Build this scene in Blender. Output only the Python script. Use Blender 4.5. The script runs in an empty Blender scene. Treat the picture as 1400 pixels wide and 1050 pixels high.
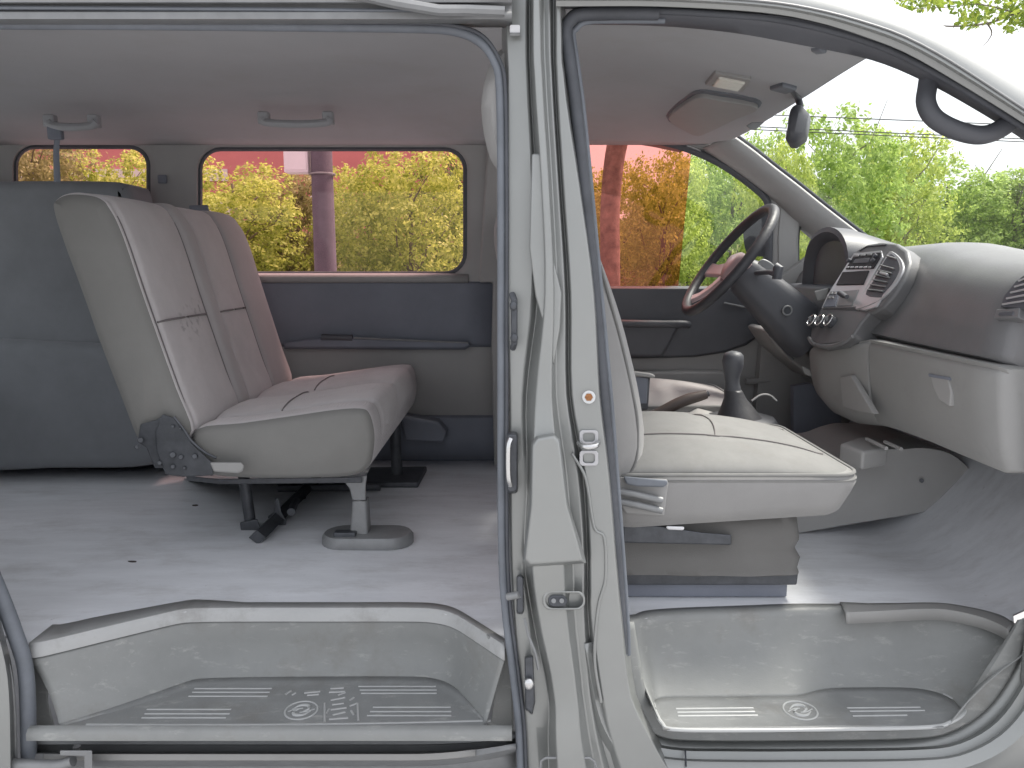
import bpy, bmesh, math, random
import numpy as np
from mathutils import Vector, Matrix, noise

random.seed(7)
SC = bpy.context.scene
COL = SC.collection
R = math.radians

# ------------------------------------------------------------------ camera numbers
F, D, HC, PITCH = 1050.0, 1.36, 1.28, R(8.8)
CP, SP = math.cos(PITCH), math.sin(PITCH)
CAM = Vector((0, -D, HC))

def ray(u, v):
    a = (u - 700) / F; b = (v - 525) / F
    return Vector((a, CP - b * SP, -SP - b * CP))
def P(u, v, y):                       # photo measurement -> point at depth y
    d = ray(u, v); return CAM + d * ((y + D) / d.y)
def PZ(u, v, z):                      # ... on a level plane
    d = ray(u, v); return CAM + d * ((z - HC) / d.z)
def PX(u, v, x):                      # ... on a plane across the van
    d = ray(u, v); return CAM + d * (x / d.x)
def XZ(pts, y):
    return [(p.x, p.z) for p in (P(u, v, y) for u, v in pts)]

# ------------------------------------------------------------------ materials
def new_mat(name):
    m = bpy.data.materials.new(name); m.use_nodes = True
    nt = m.node_tree; b = nt.nodes['Principled BSDF']
    return m, nt, b

def mat(name, col, rough=.5, metal=0., var=.08, vscale=6., bump=0., bscale=200., coat=0., spec=.5, kind='noise', rvar=.0, sheen=0., stretch=None):
    m, nt, b = new_mat(name)
    N = nt.nodes; L = nt.links
    tc = N.new('ShaderNodeTexCoord')
    b.inputs['Roughness'].default_value = rough
    b.inputs['Metallic'].default_value = metal
    b.inputs['Specular IOR Level'].default_value = spec
    if coat:
        b.inputs['Coat Weight'].default_value = coat; b.inputs['Coat Roughness'].default_value = .12
    if sheen:
        b.inputs['Sheen Weight'].default_value = sheen
    n = N.new('ShaderNodeTexNoise'); n.inputs['Scale'].default_value = vscale; n.inputs['Detail'].default_value = 6; n.inputs['Roughness'].default_value = .65
    if stretch:
        mp = N.new('ShaderNodeMapping'); mp.inputs['Scale'].default_value = stretch; L.new(tc.outputs['Object'], mp.inputs['Vector']); L.new(mp.outputs[0], n.inputs['Vector'])
    else: L.new(tc.outputs['Object'], n.inputs['Vector'])
    cr = N.new('ShaderNodeValToRGB')
    cr.color_ramp.elements[0].position = .3; cr.color_ramp.elements[1].position = .7
    cr.color_ramp.elements[0].color = (*[c * (1 - var) for c in col], 1)
    cr.color_ramp.elements[1].color = (*[min(1, c * (1 + var)) for c in col], 1)
    L.new(n.outputs['Fac'], cr.inputs['Fac']); L.new(cr.outputs['Color'], b.inputs['Base Color'])
    if rvar:
        mr = N.new('ShaderNodeMapRange'); mr.inputs['To Min'].default_value = max(.03, rough - rvar); mr.inputs['To Max'].default_value = min(1, rough + rvar)
        n3 = N.new('ShaderNodeTexNoise'); n3.inputs['Scale'].default_value = vscale * 2.3; n3.inputs['Detail'].default_value = 5
        L.new(tc.outputs['Object'], n3.inputs['Vector'])
        L.new(n3.outputs['Fac'], mr.inputs['Value']); L.new(mr.outputs['Result'], b.inputs['Roughness'])
    if bump:
        bp = N.new('ShaderNodeBump'); bp.inputs['Strength'].default_value = bump; bp.inputs['Distance'].default_value = .002
        if kind == 'wave':
            t = N.new('ShaderNodeTexWave'); t.bands_direction = 'Z'; t.inputs['Scale'].default_value = bscale; t.inputs['Distortion'].default_value = 1.5
            L.new(tc.outputs['Object'], t.inputs['Vector']); L.new(t.outputs['Fac'], bp.inputs['Height'])
        else:
            t = N.new('ShaderNodeTexNoise'); t.inputs['Scale'].default_value = bscale; t.inputs['Detail'].default_value = 4
            L.new(tc.outputs['Object'], t.inputs['Vector']); L.new(t.outputs['Fac'], bp.inputs['Height'])
        L.new(bp.outputs['Normal'], b.inputs['Normal'])
    return m

def glass(name, col, gloss=.05):
    m = bpy.data.materials.new(name); m.use_nodes = True
    nt = m.node_tree; N = nt.nodes; L = nt.links
    N.remove(N['Principled BSDF'])
    out = N['Material Output']
    t = N.new('ShaderNodeBsdfTransparent'); t.inputs['Color'].default_value = (*col, 1)
    g = N.new('ShaderNodeBsdfGlossy'); g.inputs['Roughness'].default_value = .03; g.inputs['Color'].default_value = (1, 1, 1, 1)
    mx = N.new('ShaderNodeMixShader')
    n = N.new('ShaderNodeTexNoise'); n.inputs['Scale'].default_value = 9; n.inputs['Detail'].default_value = 6
    mr = N.new('ShaderNodeMapRange'); mr.inputs['To Min'].default_value = gloss * .6; mr.inputs['To Max'].default_value = gloss * 1.4
    tc = N.new('ShaderNodeTexCoord'); L.new(tc.outputs['Object'], n.inputs['Vector']); L.new(n.outputs['Fac'], mr.inputs['Value'])
    L.new(mr.outputs['Result'], mx.inputs['Fac'])
    L.new(t.outputs[0], mx.inputs[1]); L.new(g.outputs[0], mx.inputs[2]); L.new(mx.outputs[0], out.inputs['Surface'])
    return m

def leaf_mat(name, c1, c2, trans=.35):
    m, nt, b = new_mat(name); N = nt.nodes; L = nt.links
    gi = N.new('ShaderNodeNewGeometry'); cr = N.new('ShaderNodeValToRGB')
    cr.color_ramp.elements[0].color = (*c1, 1); cr.color_ramp.elements[1].color = (*c2, 1)
    L.new(gi.outputs['Random Per Island'], cr.inputs['Fac'])
    L.new(cr.outputs['Color'], b.inputs['Base Color']); b.inputs['Roughness'].default_value = .6
    t = N.new('ShaderNodeBsdfTranslucent'); L.new(cr.outputs['Color'], t.inputs['Color'])
    mx = N.new('ShaderNodeMixShader'); mx.inputs['Fac'].default_value = trans
    L.new(b.outputs[0], mx.inputs[1]); L.new(t.outputs[0], mx.inputs[2]); L.new(mx.outputs[0], N['Material Output'].inputs['Surface'])
    return m

M = {}
M['paint'] = mat('champagne_paint', (.305, .314, .308), .41, .55, .05, 3, .04, 900, coat=.25, rvar=.05)
M['paint_shut'] = M['paint']
M['rubber'] = mat('seal_rubber', (.075, .08, .092), .6, 0, .2, 14, .1, 160)
M['rubber_grey'] = mat('seal_grey_rubber', (.16, .175, .2), .55, 0, .15, 14, .1, 160)
M['headliner'] = mat('headliner_cloth', (.36, .367, .385), .95, 0, .04, 4, .25, 420, sheen=.2)
M['trim_grey'] = mat('grey_trim_plastic', (.34, .335, .33), .6, 0, .05, 5, .15, 500)
M['trim_dark'] = mat('slate_trim_plastic', (.19, .205, .245), .65, 0, .12, 5, .2, 400)
M['trim_black'] = mat('black_trim_plastic', (.085, .088, .10), .5, 0, .12, 6, .2, 420, rvar=.08)
M['dash'] = mat('charcoal_dash_plastic', (.155, .155, .16), .42, 0, .08, 6, .2, 520, rvar=.06, spec=.6)
M['dash_light'] = mat('warm_grey_dash_plastic', (.30, .298, .292), .6, 0, .04, 6, .15, 480)
M['silver'] = mat('silver_bezel', (.50, .50, .515), .35, .4, .04, 8)
M['carpet'] = mat('grey_vinyl_floor', (.75, .765, .80), .6, 0, .09, 5, .3, 60, rvar=.15, stretch=(.7, 3.2, 1))
M['step'] = mat('grey_step_plastic', (.235, .242, .238), .46, 0, .10, 7, .12, 300, rvar=.12)
M['step_dark'] = mat('grey_tread_plastic', (.22, .227, .228), .34, 0, .12, 9, .2, 260, rvar=.12)
M['fabric'] = mat('grey_seat_fabric', (.29, .285, .28), .9, 0, .06, 7, .3, 700, sheen=.25)
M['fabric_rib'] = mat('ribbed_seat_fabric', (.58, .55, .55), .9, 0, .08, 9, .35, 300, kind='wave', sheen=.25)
M['fabric_light'] = mat('pale_seat_fabric', (.20, .199, .194), .9, 0, .09, 16, .45, 24, sheen=.25)
M['fabric_dark'] = mat('slate_seat_fabric', (.20, .21, .226), .9, 0, .1, 6, .3, 600, sheen=.2)
M['vinyl'] = mat('shaded_seat_side_vinyl', (.19, .187, .178), .7, 0, .07, 6, .15, 300)  # grey side vinyl, with the bench side's dimmer light put into its colour
def stain(m, spots):                             # dirt marks with their own shape on the cloth
    nt = m.node_tree; N = nt.nodes; L = nt.links; b = N['Principled BSDF']; src = b.inputs['Base Color'].links[0].from_socket
    tc = N.new('ShaderNodeTexCoord'); no = N.new('ShaderNodeTexNoise'); no.inputs['Scale'].default_value = 55; no.inputs['Detail'].default_value = 3
    L.new(tc.outputs['Object'], no.inputs['Vector']); tot = None
    for c, r in spots:
        d = N.new('ShaderNodeVectorMath'); d.operation = 'DISTANCE'; d.inputs[1].default_value = c; L.new(tc.outputs['Object'], d.inputs[0])
        mr = N.new('ShaderNodeMapRange'); mr.inputs['From Min'].default_value = r; mr.inputs['From Max'].default_value = r * .3; L.new(d.outputs['Value'], mr.inputs['Value'])
        if tot is None: tot = mr.outputs['Result']
        else:
            a = N.new('ShaderNodeMath'); a.operation = 'MAXIMUM'; L.new(tot, a.inputs[0]); L.new(mr.outputs['Result'], a.inputs[1]); tot = a.outputs[0]
    th = N.new('ShaderNodeMapRange'); th.inputs['From Min'].default_value = .52; th.inputs['From Max'].default_value = .66; L.new(no.outputs['Fac'], th.inputs['Value'])
    mu = N.new('ShaderNodeMath'); mu.operation = 'MULTIPLY'; L.new(tot, mu.inputs[0]); L.new(th.outputs['Result'], mu.inputs[1])
    m2 = N.new('ShaderNodeMath'); m2.operation = 'MULTIPLY'; m2.inputs[1].default_value = .62; L.new(mu.outputs[0], m2.inputs[0])
    mx = N.new('ShaderNodeMixRGB'); mx.inputs['Color2'].default_value = (.10, .09, .095, 1)
    L.new(m2.outputs[0], mx.inputs['Fac']); L.new(src, mx.inputs['Color1']); L.new(mx.outputs[0], b.inputs['Base Color'])
def wear(m, col, scale, lo, hi, amount, stretch=(1, 1, 1)):   # specks, scuffs and grime with their own shape
    nt = m.node_tree; N = nt.nodes; L = nt.links; b = N['Principled BSDF']; src = b.inputs['Base Color'].links[0].from_socket
    tc = N.new('ShaderNodeTexCoord'); mp = N.new('ShaderNodeMapping'); mp.inputs['Scale'].default_value = stretch; L.new(tc.outputs['Object'], mp.inputs['Vector'])
    no = N.new('ShaderNodeTexNoise'); no.inputs['Scale'].default_value = scale; no.inputs['Detail'].default_value = 7; no.inputs['Roughness'].default_value = .7
    L.new(mp.outputs[0], no.inputs['Vector'])
    mr = N.new('ShaderNodeMapRange'); mr.inputs['From Min'].default_value = lo; mr.inputs['From Max'].default_value = hi; mr.inputs['To Max'].default_value = amount; L.new(no.outputs['Fac'], mr.inputs['Value'])
    mx = N.new('ShaderNodeMixRGB'); mx.inputs['Color2'].default_value = (*col, 1)
    L.new(mr.outputs['Result'], mx.inputs['Fac']); L.new(src, mx.inputs['Color1']); L.new(mx.outputs[0], b.inputs['Base Color'])
stain(M['fabric_rib'], [((-.88, .72, 1.13), .06), ((-.875, .66, 1.12), .05), ((-.885, .78, 1.16), .045)])
M['lip'] = mat('pale_lip_plastic', (.40, .405, .405), .4, 0, .08, 7, .12, 300)
M['rib'] = mat('highlit_rib_plastic', (.42, .43, .43), .28)  # paler than the step: highlights on ribs and emblem painted into the colour
M['fabric_bolster'] = mat('plain_bolster_fabric', (.41, .385, .385), .92, 0, .05, 7, .3, 700, sheen=.25)
M['cover'] = mat('grey_cover_plastic', (.47, .465, .455), .55, 0, .04, 6, .15, 480)
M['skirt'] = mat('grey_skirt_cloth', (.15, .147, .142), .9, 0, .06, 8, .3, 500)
M['seam'] = mat('seam_thread', (.20, .185, .185), .9)
M['metal_dark'] = mat('dark_steel', (.075, .08, .09), .45, .3, .25, 30)
M['metal_grey'] = mat('grey_steel_sleeve', (.24, .245, .25), .45, .2, .12, 20)
M['chrome'] = mat('bright_steel', (.6, .6, .6), .25, .9, .05, 20)
M['rust'] = mat('rusty_bolt', (.3, .13, .05), .8, .1, .4, 300)
M['pink_lit_grey'] = mat('grey_hub_pink_light', (.56, .42, .43), .3, 0, .05, 9)  # grey hub plastic with the pink window light painted into its colour
M['lens'] = mat('lamp_lens', (.75, .73, .66), .25, 0, .05, 60, .3, 220)
M['mirror'] = mat('mirror_glass', (.85, .85, .87), .03, 1., .01, 5)
M['screen'] = mat('dark_display', (.03, .03, .035), .55, 0, .1, 9, spec=.25)
M['skin'] = mat('leather_boot', (.05, .05, .057), .5, 0, .15, 20, .4, 90)
M['shifter_brown'] = mat('brown_lever', (.06, .045, .042), .5)
M['win_clear'] = glass('clear_glass', (.97, .98, .975), .03)
M['win_tint'] = glass('rose_tinted_glass', (1.0, .815, .815), .012)
M['film'] = glass('orange_window_film', (1.0, .64, .60), .012)
M['bark'] = mat('tree_bark', (.20, .165, .14), .9, 0, .55, 9, 1.0, 30)
M['concrete'] = mat('pole_concrete', (.12, .105, .128), .85, 0, .15, 6, .4, 60)
M['sign_white'] = mat('white_sheet_metal', (.8, .8, .82), .5, 0, .04, 5)
M['red_wall'] = mat('red_render', (.64, .23, .24), .8, 0, .08, .6)
M['white_wall'] = mat('white_render', (.75, .72, .7), .8, 0, .05, .6)
M['paving'] = mat('concrete_paving', (.31, .31, .32), .9, 0, .18, .7, .3, 20)
M['asphalt'] = mat('asphalt', (.07, .07, .072), .9, 0, .2, .8, .4, 60)
M['grass'] = mat('lawn_green', (.07, .11, .035), .95, 0, .4, 3, .5, 30)
M['wire'] = mat('wire_black', (.03, .03, .03), .7)
M['leaf_yellow'] = leaf_mat('leaves_lime', (.32, .41, .08), (.64, .70, .19), .5)
M['leaf_green'] = leaf_mat('leaves_green', (.26, .38, .09), (.54, .66, .19), .5)
M['leaf_dark'] = leaf_mat('leaves_deep', (.12, .17, .055), (.26, .32, .10), .5)
M['leaf_olive'] = leaf_mat('leaves_olive', (.26, .26, .11), (.42, .40, .18), .5)
M['leaf_branch'] = leaf_mat('leaves_branch', (.13, .22, .03), (.36, .42, .07), .5)

wear(M['carpet'], (.30, .29, .28), 34, .66, .74, .55)
wear(M['carpet'], (.45, .44, .44), 5, .50, .72, .45, (1, 2.2, 1))
for k_ in ('step', 'step_dark', 'lip'):
    wear(M[k_], (.44, .44, .42), 16, .56, .74, .55, (1, 3.0, 3.0))
    wear(M[k_], (.15, .14, .125), 7, .54, .70, .45)
wear(M['fabric_light'], (.15, .14, .125), 9, .56, .74, .35)
wear(M['headliner'], (.31, .30, .29), 6, .52, .72, .35)
wear(M['dash_light'], (.21, .205, .195), 8, .56, .74, .4)

# ------------------------------------------------------------------ geometry helpers
def link(name, verts, faces, m, parent=None, smooth=True, bevel=0, bseg=3, sub=0, solid=0, angle=40, label=None, fix=True):
    me = bpy.data.meshes.new(name)
    me.from_pydata([tuple(v) for v in verts], [], faces); me.update()
    if fix:
        bm = bmesh.new(); bm.from_mesh(me)
        bmesh.ops.remove_doubles(bm, verts=bm.verts, dist=1e-5)
        bmesh.ops.recalc_face_normals(bm, faces=bm.faces)
        bm.to_mesh(me); bm.free()
    me.materials.append(m)
    o = bpy.data.objects.new(name, me); COL.objects.link(o)
    if parent: o.parent = parent
    if solid:
        s = o.modifiers.new('solid', 'SOLIDIFY'); s.thickness = solid; s.offset = 0
    if bevel:
        b = o.modifiers.new('bevel', 'BEVEL'); b.width = bevel; b.segments = bseg; b.limit_method = 'ANGLE'; b.angle_limit = R(35)
        b.harden_normals = False
    if sub:
        s = o.modifiers.new('sub', 'SUBSURF'); s.levels = sub; s.render_levels = sub
    if smooth:
        me.polygons.foreach_set('use_smooth', [True] * len(me.polygons))
        if not sub:
            try: me.set_sharp_from_angle(angle=R(angle))
            except Exception: pass
    if label: o['label'] = label
    return o

class MB:
    def __init__(s): s.v = []; s.f = []
    def add(s, vs, fs):
        n = len(s.v); s.v += [Vector(v) for v in vs]; s.f += [tuple(i + n for i in f) for f in fs]; return s
    def box(s, c, size, rot=None):
        hx, hy, hz = [q / 2 for q in size]; c = Vector(c)
        vs = [Vector((x, y, z)) for x in (-hx, hx) for y in (-hy, hy) for z in (-hz, hz)]
        if rot is not None: vs = [rot @ q for q in vs]
        return s.add([q + c for q in vs], [(0, 1, 3, 2), (4, 6, 7, 5), (0, 4, 5, 1), (2, 3, 7, 6), (0, 2, 6, 4), (1, 5, 7, 3)])
    def grid(s, rows, close_u=False, close_v=False):          # rows: list of equal-length point lists
        n = len(rows[0]); vs = [p for r in rows for p in r]; fs = []
        for i in range(len(rows) - (0 if close_v else 1)):
            for j in range(n - (0 if close_u else 1)):
                a = i * n + j; b = i * n + (j + 1) % n; i2 = (i + 1) % len(rows)
                fs.append((a, b, i2 * n + (j + 1) % n, i2 * n + j))
        return s.add(vs, fs)
    def loft(s, loops, cap=True):
        n = len(loops[0]); k = len(s.v); s.grid(loops, close_u=True)
        if cap:
            s.f.append(tuple(range(k, k + n))[::-1]); e = k + n * (len(loops) - 1); s.f.append(tuple(range(e, e + n)))
        return s
    def slab(s, xz, y0, y1):
        return s.loft([[Vector((x, y0, z)) for x, z in xz], [Vector((x, y1, z)) for x, z in xz]])
    def tube(s, path, r, n=10, closed=False, sy=1.0, cap=True, ref=Vector((0, 1, 0))):
        path = [Vector(p) for p in path]; m = len(path)
        rr = r if isinstance(r, (list, tuple)) else [r] * m
        loops = []
        for i, p in enumerate(path):
            a = path[i - 1] if (i or closed) else p; b = path[(i + 1) % m] if (i < m - 1 or closed) else p
            t = (b - a).normalized()
            e1 = ref - t * ref.dot(t)
            if e1.length < 1e-3: e1 = Vector((1, 0, 0)) - t * t.x
            e1.normalize(); e2 = t.cross(e1)
            loops.append([p + e1 * (math.cos(2 * math.pi * k / n) * rr[i] * sy) + e2 * (math.sin(2 * math.pi * k / n) * rr[i]) for k in range(n)])
        if closed:
            return s.grid(loops, close_u=True, close_v=True)
        return s.loft(loops, cap)
    def cyl(s, a, b, r, n=20, r2=None): return s.tube([a, b], [r, r if r2 is None else r2], n)
    def ring(s, c, n, R_, r, seg=32, n2=10, ax=None):
        n = Vector(n).normalized(); e1 = (Vector(ax) if ax else Vector((0, 1, 0)))
        e1 = (e1 - n * e1.dot(n)).normalized(); e2 = n.cross(e1); loops = []
        for i in range(seg):
            a = 2 * math.pi * i / seg; d = e1 * math.cos(a) + e2 * math.sin(a)
            loops.append([Vector(c) + d * (R_ + r * math.cos(2 * math.pi * k / n2)) + n * (r * math.sin(2 * math.pi * k / n2)) for k in range(n2)])
        return s.grid(loops, close_u=True, close_v=True)
    def ball(s, c, rx, ry, rz, nu=20, nv=12):
        c = Vector(c); rows = []
        for i in range(nv + 1):
            t = math.pi * (i / nv) ; t = max(.02, min(math.pi - .02, t))
            rows.append([c + Vector((rx * math.sin(t) * math.cos(2 * math.pi * k / nu), ry * math.sin(t) * math.sin(2 * math.pi * k / nu), rz * math.cos(t))) for k in range(nu)])
        return s.loft(rows)
    def build(s, name, m, parent=None, **kw): return link(name, s.v, s.f, m, parent, **kw)

def cr(pts, n=6, closed=False):                # Catmull-Rom through points of any dimension
    pts = [Vector(p) for p in pts]; out = []; m = len(pts)
    for i in range(m if closed else m - 1):
        p1 = pts[i]; p2 = pts[(i + 1) % m]
        p0 = pts[i - 1] if (i or closed) else p1 * 2 - p2
        p3 = pts[(i + 2) % m] if (i + 2 < m or closed) else p2 * 2 - p1
        for k in range(n):
            t = k / n
            out.append(.5 * ((2 * p1) + (p2 - p0) * t + (2 * p0 - 5 * p1 + 4 * p2 - p3) * t * t + (3 * p1 - p0 - 3 * p2 + p3) * t ** 3))
    if not closed: out.append(pts[-1])
    return out

def resample(pts, n):                          # n points evenly along an open polyline
    pts = [Vector(p) for p in pts]; L = [0]
    for a, b in zip(pts, pts[1:]): L.append(L[-1] + (b - a).length)
    out = []; j = 0
    for i in range(n):
        t = L[-1] * i / (n - 1)
        while j < len(L) - 2 and L[j + 1] < t: j += 1
        d = L[j + 1] - L[j]
        out.append(pts[j].lerp(pts[j + 1], 0 if d < 1e-9 else (t - L[j]) / d))
    return out

def rrect(u0, v0, u1, v1, r, n=6):             # rounded rectangle in photo measurements
    out = []
    for cx, cy, a0 in ((u1 - r, v0 + r, -90), (u1 - r, v1 - r, 0), (u0 + r, v1 - r, 90), (u0 + r, v0 + r, 180)):
        for k in range(n + 1):
            a = R(a0 + 90 * k / n); out.append((cx + r * math.cos(a), cy + r * math.sin(a)))
    return out

def thing(name, label, cat, loc=(0, 0, 0), group=None):
    o = bpy.data.objects.new(name, None); COL.objects.link(o); o.location = loc; o.empty_display_size = .1
    o['label'] = label; o['category'] = cat
    if group: o['group'] = group
    return o
def part(name, parent, label=None):            # an Empty part whose children are its sub-parts
    o = bpy.data.objects.new(name, None); COL.objects.link(o); o.parent = parent; o.empty_display_size = .05
    if label: o['label'] = label
    return o
def struct(o): o['kind'] = 'structure'; return o
def copy_of(o, parent, name=None):
    c = o.copy(); COL.objects.link(c); c.parent = parent; return c

# ------------------------------------------------------------------ the van
van = thing('passenger_van', 'silver passenger van with side doors open, showing its grey seats and dashboard', 'van')
ZF = .525                                       # cabin floor
YS = .05                                        # plane of the door seals

# ---- headliner --------------------------------------------------
def hz(y):                                      # roof lining height across the van
    ys = [(.03, 1.718), (.12, 1.745), (.3, 1.775), (.75, 1.80), (1.1, 1.79), (1.32, 1.77), (1.42, 1.748), (1.5, 1.712)]
    for (a, za), (b, zb) in zip(ys, ys[1:]):
        if y <= b:
            t = (y - a) / (b - a); t = max(0, t); return za + (zb - za) * t
    return ys[-1][1]
HEAD = cr([P(1192, 69, .10), P(1140, 102, .45), P(1096, 131, .78), P(1045, 163, 1.12), P(1001, 188, 1.40), P(965, 196, 1.50)], 6)
def headx(y):
    for a, b in zip(HEAD, HEAD[1:]):
        if a.y <= y <= b.y: t = (y - a.y) / (b.y - a.y); return a.lerp(b, t)
    return HEAD[0] if y < HEAD[0].y else HEAD[-1]
ysec = [.085, .1, .13, .16, .24, .34, .46, .6, .75, .9, 1.05, 1.18, 1.28, 1.36, 1.42, 1.46, 1.5]
rows = []
for y in ysec:
    h = headx(y); r = []
    for x in [-2.0, -1.5, -1, -.5, -.1, .1, .25]:
        r.append(Vector((x, y, hz(y))))
    z0 = hz(y)
    for t in (.25, .5, .75, .92, 1.0):
        x = .25 + (h.x - .25) * t; s = t * t * (3 - 2 * t)
        r.append(Vector((x, y, z0 + (h.z - z0) * s)))
    r.append(Vector((h.x + .006, y, h.z + .03)))
    rows.append(r)
head = MB().grid(rows).build('headliner', M['headliner'], van, solid=.012, angle=60, label='pale grey cloth roof lining')

# seam across lining behind front seats, dome lamp, visor
def on_ceiling(u, v, dz=0):
    z = 1.76
    for _ in range(6):
        p = PZ(u, v, z); h = headx(p.y); z0 = hz(p.y)
        t = max(0, min(1, (p.x - .25) / (h.x - .25))); s = t * t * (3 - 2 * t)
        z = z0 + (h.z - z0) * s - .006
    return PZ(u, v, z) + Vector((0, 0, -dz))
def ceiling_pad(name, px, m, th=.012, parent=van, bevel=.004, n=None, sink=.004, **kw):
    top = [on_ceiling(u, v, -sink) for u, v in px]; bot = [on_ceiling(u, v, th) for u, v in px]
    return MB().loft([bot, top]).build(name, m, parent, bevel=bevel, **kw)
visor = part('sun_visor', van, 'folded-up grey sun visor above the driver')
ceiling_pad('visor_pad', cr([(914, 156), (940, 134), (958, 126), (985, 130), (1030, 138), (1034, 145), (1010, 155), (975, 172), (955, 180), (935, 172)], 3, True), M['trim_grey'], .016, visor)
ceiling_pad('visor_pocket', cr([(910, 158), (938, 131), (957, 122), (988, 126), (1033, 134), (1040, 145), (1014, 158), (978, 175), (955, 184), (932, 175)], 3, True), M['rubber_grey'], .0035, visor)
lamp = part('dome_lamp', van, 'square interior lamp with clear lens')
ceiling_pad('lamp_bezel', [(964, 112), (978, 96), (1027, 105), (1016, 122)], M['trim_grey'], .008, lamp, bevel=.003)
ceiling_pad('lamp_lens', [(974, 111), (983, 100), (1019, 107), (1010, 118)], M['lens'], .014, lamp, bevel=.003)
ceiling_pad('lining_clip', [(1108, 66), (1122, 64), (1131, 69), (1116, 71)], M['rubber_grey'], .006)
ceiling_pad('lining_clip', [(1052, 118), (1070, 113), (1090, 118), (1075, 124)], M['rubber_grey'], .01)
# mirror
mir = part('rear_view_mirror', van, 'interior mirror hanging at the windscreen top')
ym = .76
MB().tube(cr([on_ceiling(1082, 122, -.01), P(1090, 132, ym), P(1094, 146, ym), P(1092, 160, ym)], 4), [.012, .012, .011, .01, .009, .009, .009, .009, .009, .008, .008, .008, .008], 10).build('mirror_arm', M['trim_black'], mir)
c = P(1088, 174, ym); rot = Matrix.Rotation(R(-24), 3, 'Z') @ Matrix.Rotation(R(8), 3, 'Y')
def rbox_loop(c, wy, wz, rad, x, rot, n=5):
    out = []
    for sy, sz, a0 in ((1, 1, 0), (-1, 1, 90), (-1, -1, 180), (1, -1, 270)):
        for k in range(n + 1):
            a = R(a0 + 90 * k / n); out.append(Vector(c) + rot @ Vector((x, sy * (wy / 2 - rad) + rad * math.cos(a), sz * (wz / 2 - rad) + rad * math.sin(a))))
    return out
MB().loft([rbox_loop(c, .165, .085, .035, -.012, rot), rbox_loop(c, .175, .095, .04, -.006, rot), rbox_loop(c, .175, .095, .04, .008, rot), rbox_loop(c, .12, .06, .025, .03, rot)]).build('mirror_housing', M['trim_black'], mir, angle=50)
MB().loft([rbox_loop(c, .155, .077, .03, -.0145, rot), rbox_loop(c, .155, .077, .03, -.011, rot)]).build('mirror_face', M['mirror'], mir)

# roof outer skin and front header / cowl
rows = []
for y, z in [(.06, 1.80), (.12, 1.835), (.3, 1.865), (.75, 1.885), (1.2, 1.865), (1.45, 1.82), (1.56, 1.74)]:
    r = [Vector((x, y, z)) for x in (-2.1, -1.2, -.4, .1)]; m_ = math.sin(math.pi * max(0, min(1, (y - .06) / 1.44)))
    r += [Vector((.40, y, z - .012)), Vector((.52, y, z - .03)), Vector((.62 + .17 * m_, y, min(z - .05, 1.72 + .06 * m_)))]
    rows.append(r)
MB().grid(rows).build('roof_panel', M['paint'], van, solid=.004, angle=60)

# ---- near side roof rail over the sliding door ---------------------
def strip(name, polys, m, parent=van, **kw):
    return MB().grid(polys).build(name, m, parent, **kw)
us = list(range(-420, 701, 70))
rail = [[Vector((P(u, -34, .02).x, .075, 1.803)) for u in us], [P(u, -34, .02) for u in us], [P(u, -10, -.012) for u in us], [P(u, 2, -.01) for u in us], [P(u, 5, .012) for u in us],
        [P(u, 15, .012) for u in us], [P(u, 18, .002) for u in us], [P(u, 25, .002) for u in us], [P(u, 27, .03) for u in us], [P(u, 36, .06) for u in us]]
strip('door_track', rail, M['metal_grey'], solid=.004, label='grey sliding door track along the roof edge')
MB().tube([P(470, -12, -.02), P(540, 4, -.02), P(600, 14, -.015), P(640, 14, -.01), P(690, 16, -.01)], .009, 8).build('track_cover', M['metal_grey'], van)
MB().tube([P(-300, 9, .004), P(100, 11, .004), P(400, 13, .004), P(690, 17, .004)], .0035, 8).build('drip_moulding', M['rubber_grey'], van)

# ---- B pillar ------------------------------------------------------
pil = part('door_pillar', van, 'pale champagne metal pillar between the two door openings')
depth = [.10, .052, .048, .062, .006, .008, .036, .032, .050, .028, .026, .09]
prow = {
 -40: [686, 692, 721, 724, 729, 738, 742, 752, 757, 760, 766, 772],
 40: [686, 692, 720, 724, 729, 739, 743, 752, 757, 760, 767, 774],
 100: [686, 694, 721, 725, 731, 741, 745, 754, 758, 761, 770, 777],
 250: [686, 694, 728, 733, 741, 750, 754, 763, 767, 770, 791, 799],
 400: [686, 694, 728, 736, 746, 757, 761, 772, 777, 780, 811, 819],
 540: [688, 697, 714, 720, 733, 754, 760, 774, 779, 782, 819, 827],
 650: [690, 698, 716, 722, 729, 764, 774, 790, 797, 800, 832, 840],
 760: [692, 699, 712, 718, 727, 770, 782, 798, 803, 807, 841, 849],
 840: [696, 703, 722, 728, 736, 774, 786, 798, 804, 808, 849, 856],
 950: [703, 712, 730, 750, 757, 788, 797, 806, 815, 823, 862, 870],
 1010: [708, 718, 733, 750, 760, 794, 806, 816, 826, 836, 890, 900],
 1080: [714, 724, 738, 752, 764, 806, 820, 832, 846, 860, 930, 940],
}
dmod = {540: {4: .016, 5: .008}, 650: {4: -.012, 5: -.010, 3: .05}, 760: {4: -.016, 5: -.012, 3: .05}, 840: {4: .012, 5: .012}, 950: {3: .05, 4: .02, 5: .012}}
keys = sorted(prow)
vs_ = []
for a, b in zip(keys, keys[1:]):
    k = 4
    for i in range(k): vs_.append(a + (b - a) * i / k)
vs_.append(keys[-1])
spl = cr([Vector([*prow[k]]) for k in keys], 4)
dd = {k: [dmod.get(k, {}).get(i, depth[i]) for i in range(12)] for k in keys}
dsp = cr([Vector(dd[k]) for k in keys], 4)
rows = [[P(u, v, y) for u, y in zip(us_, ys_)] for us_, ys_, v in zip(spl, dsp, vs_)]
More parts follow.
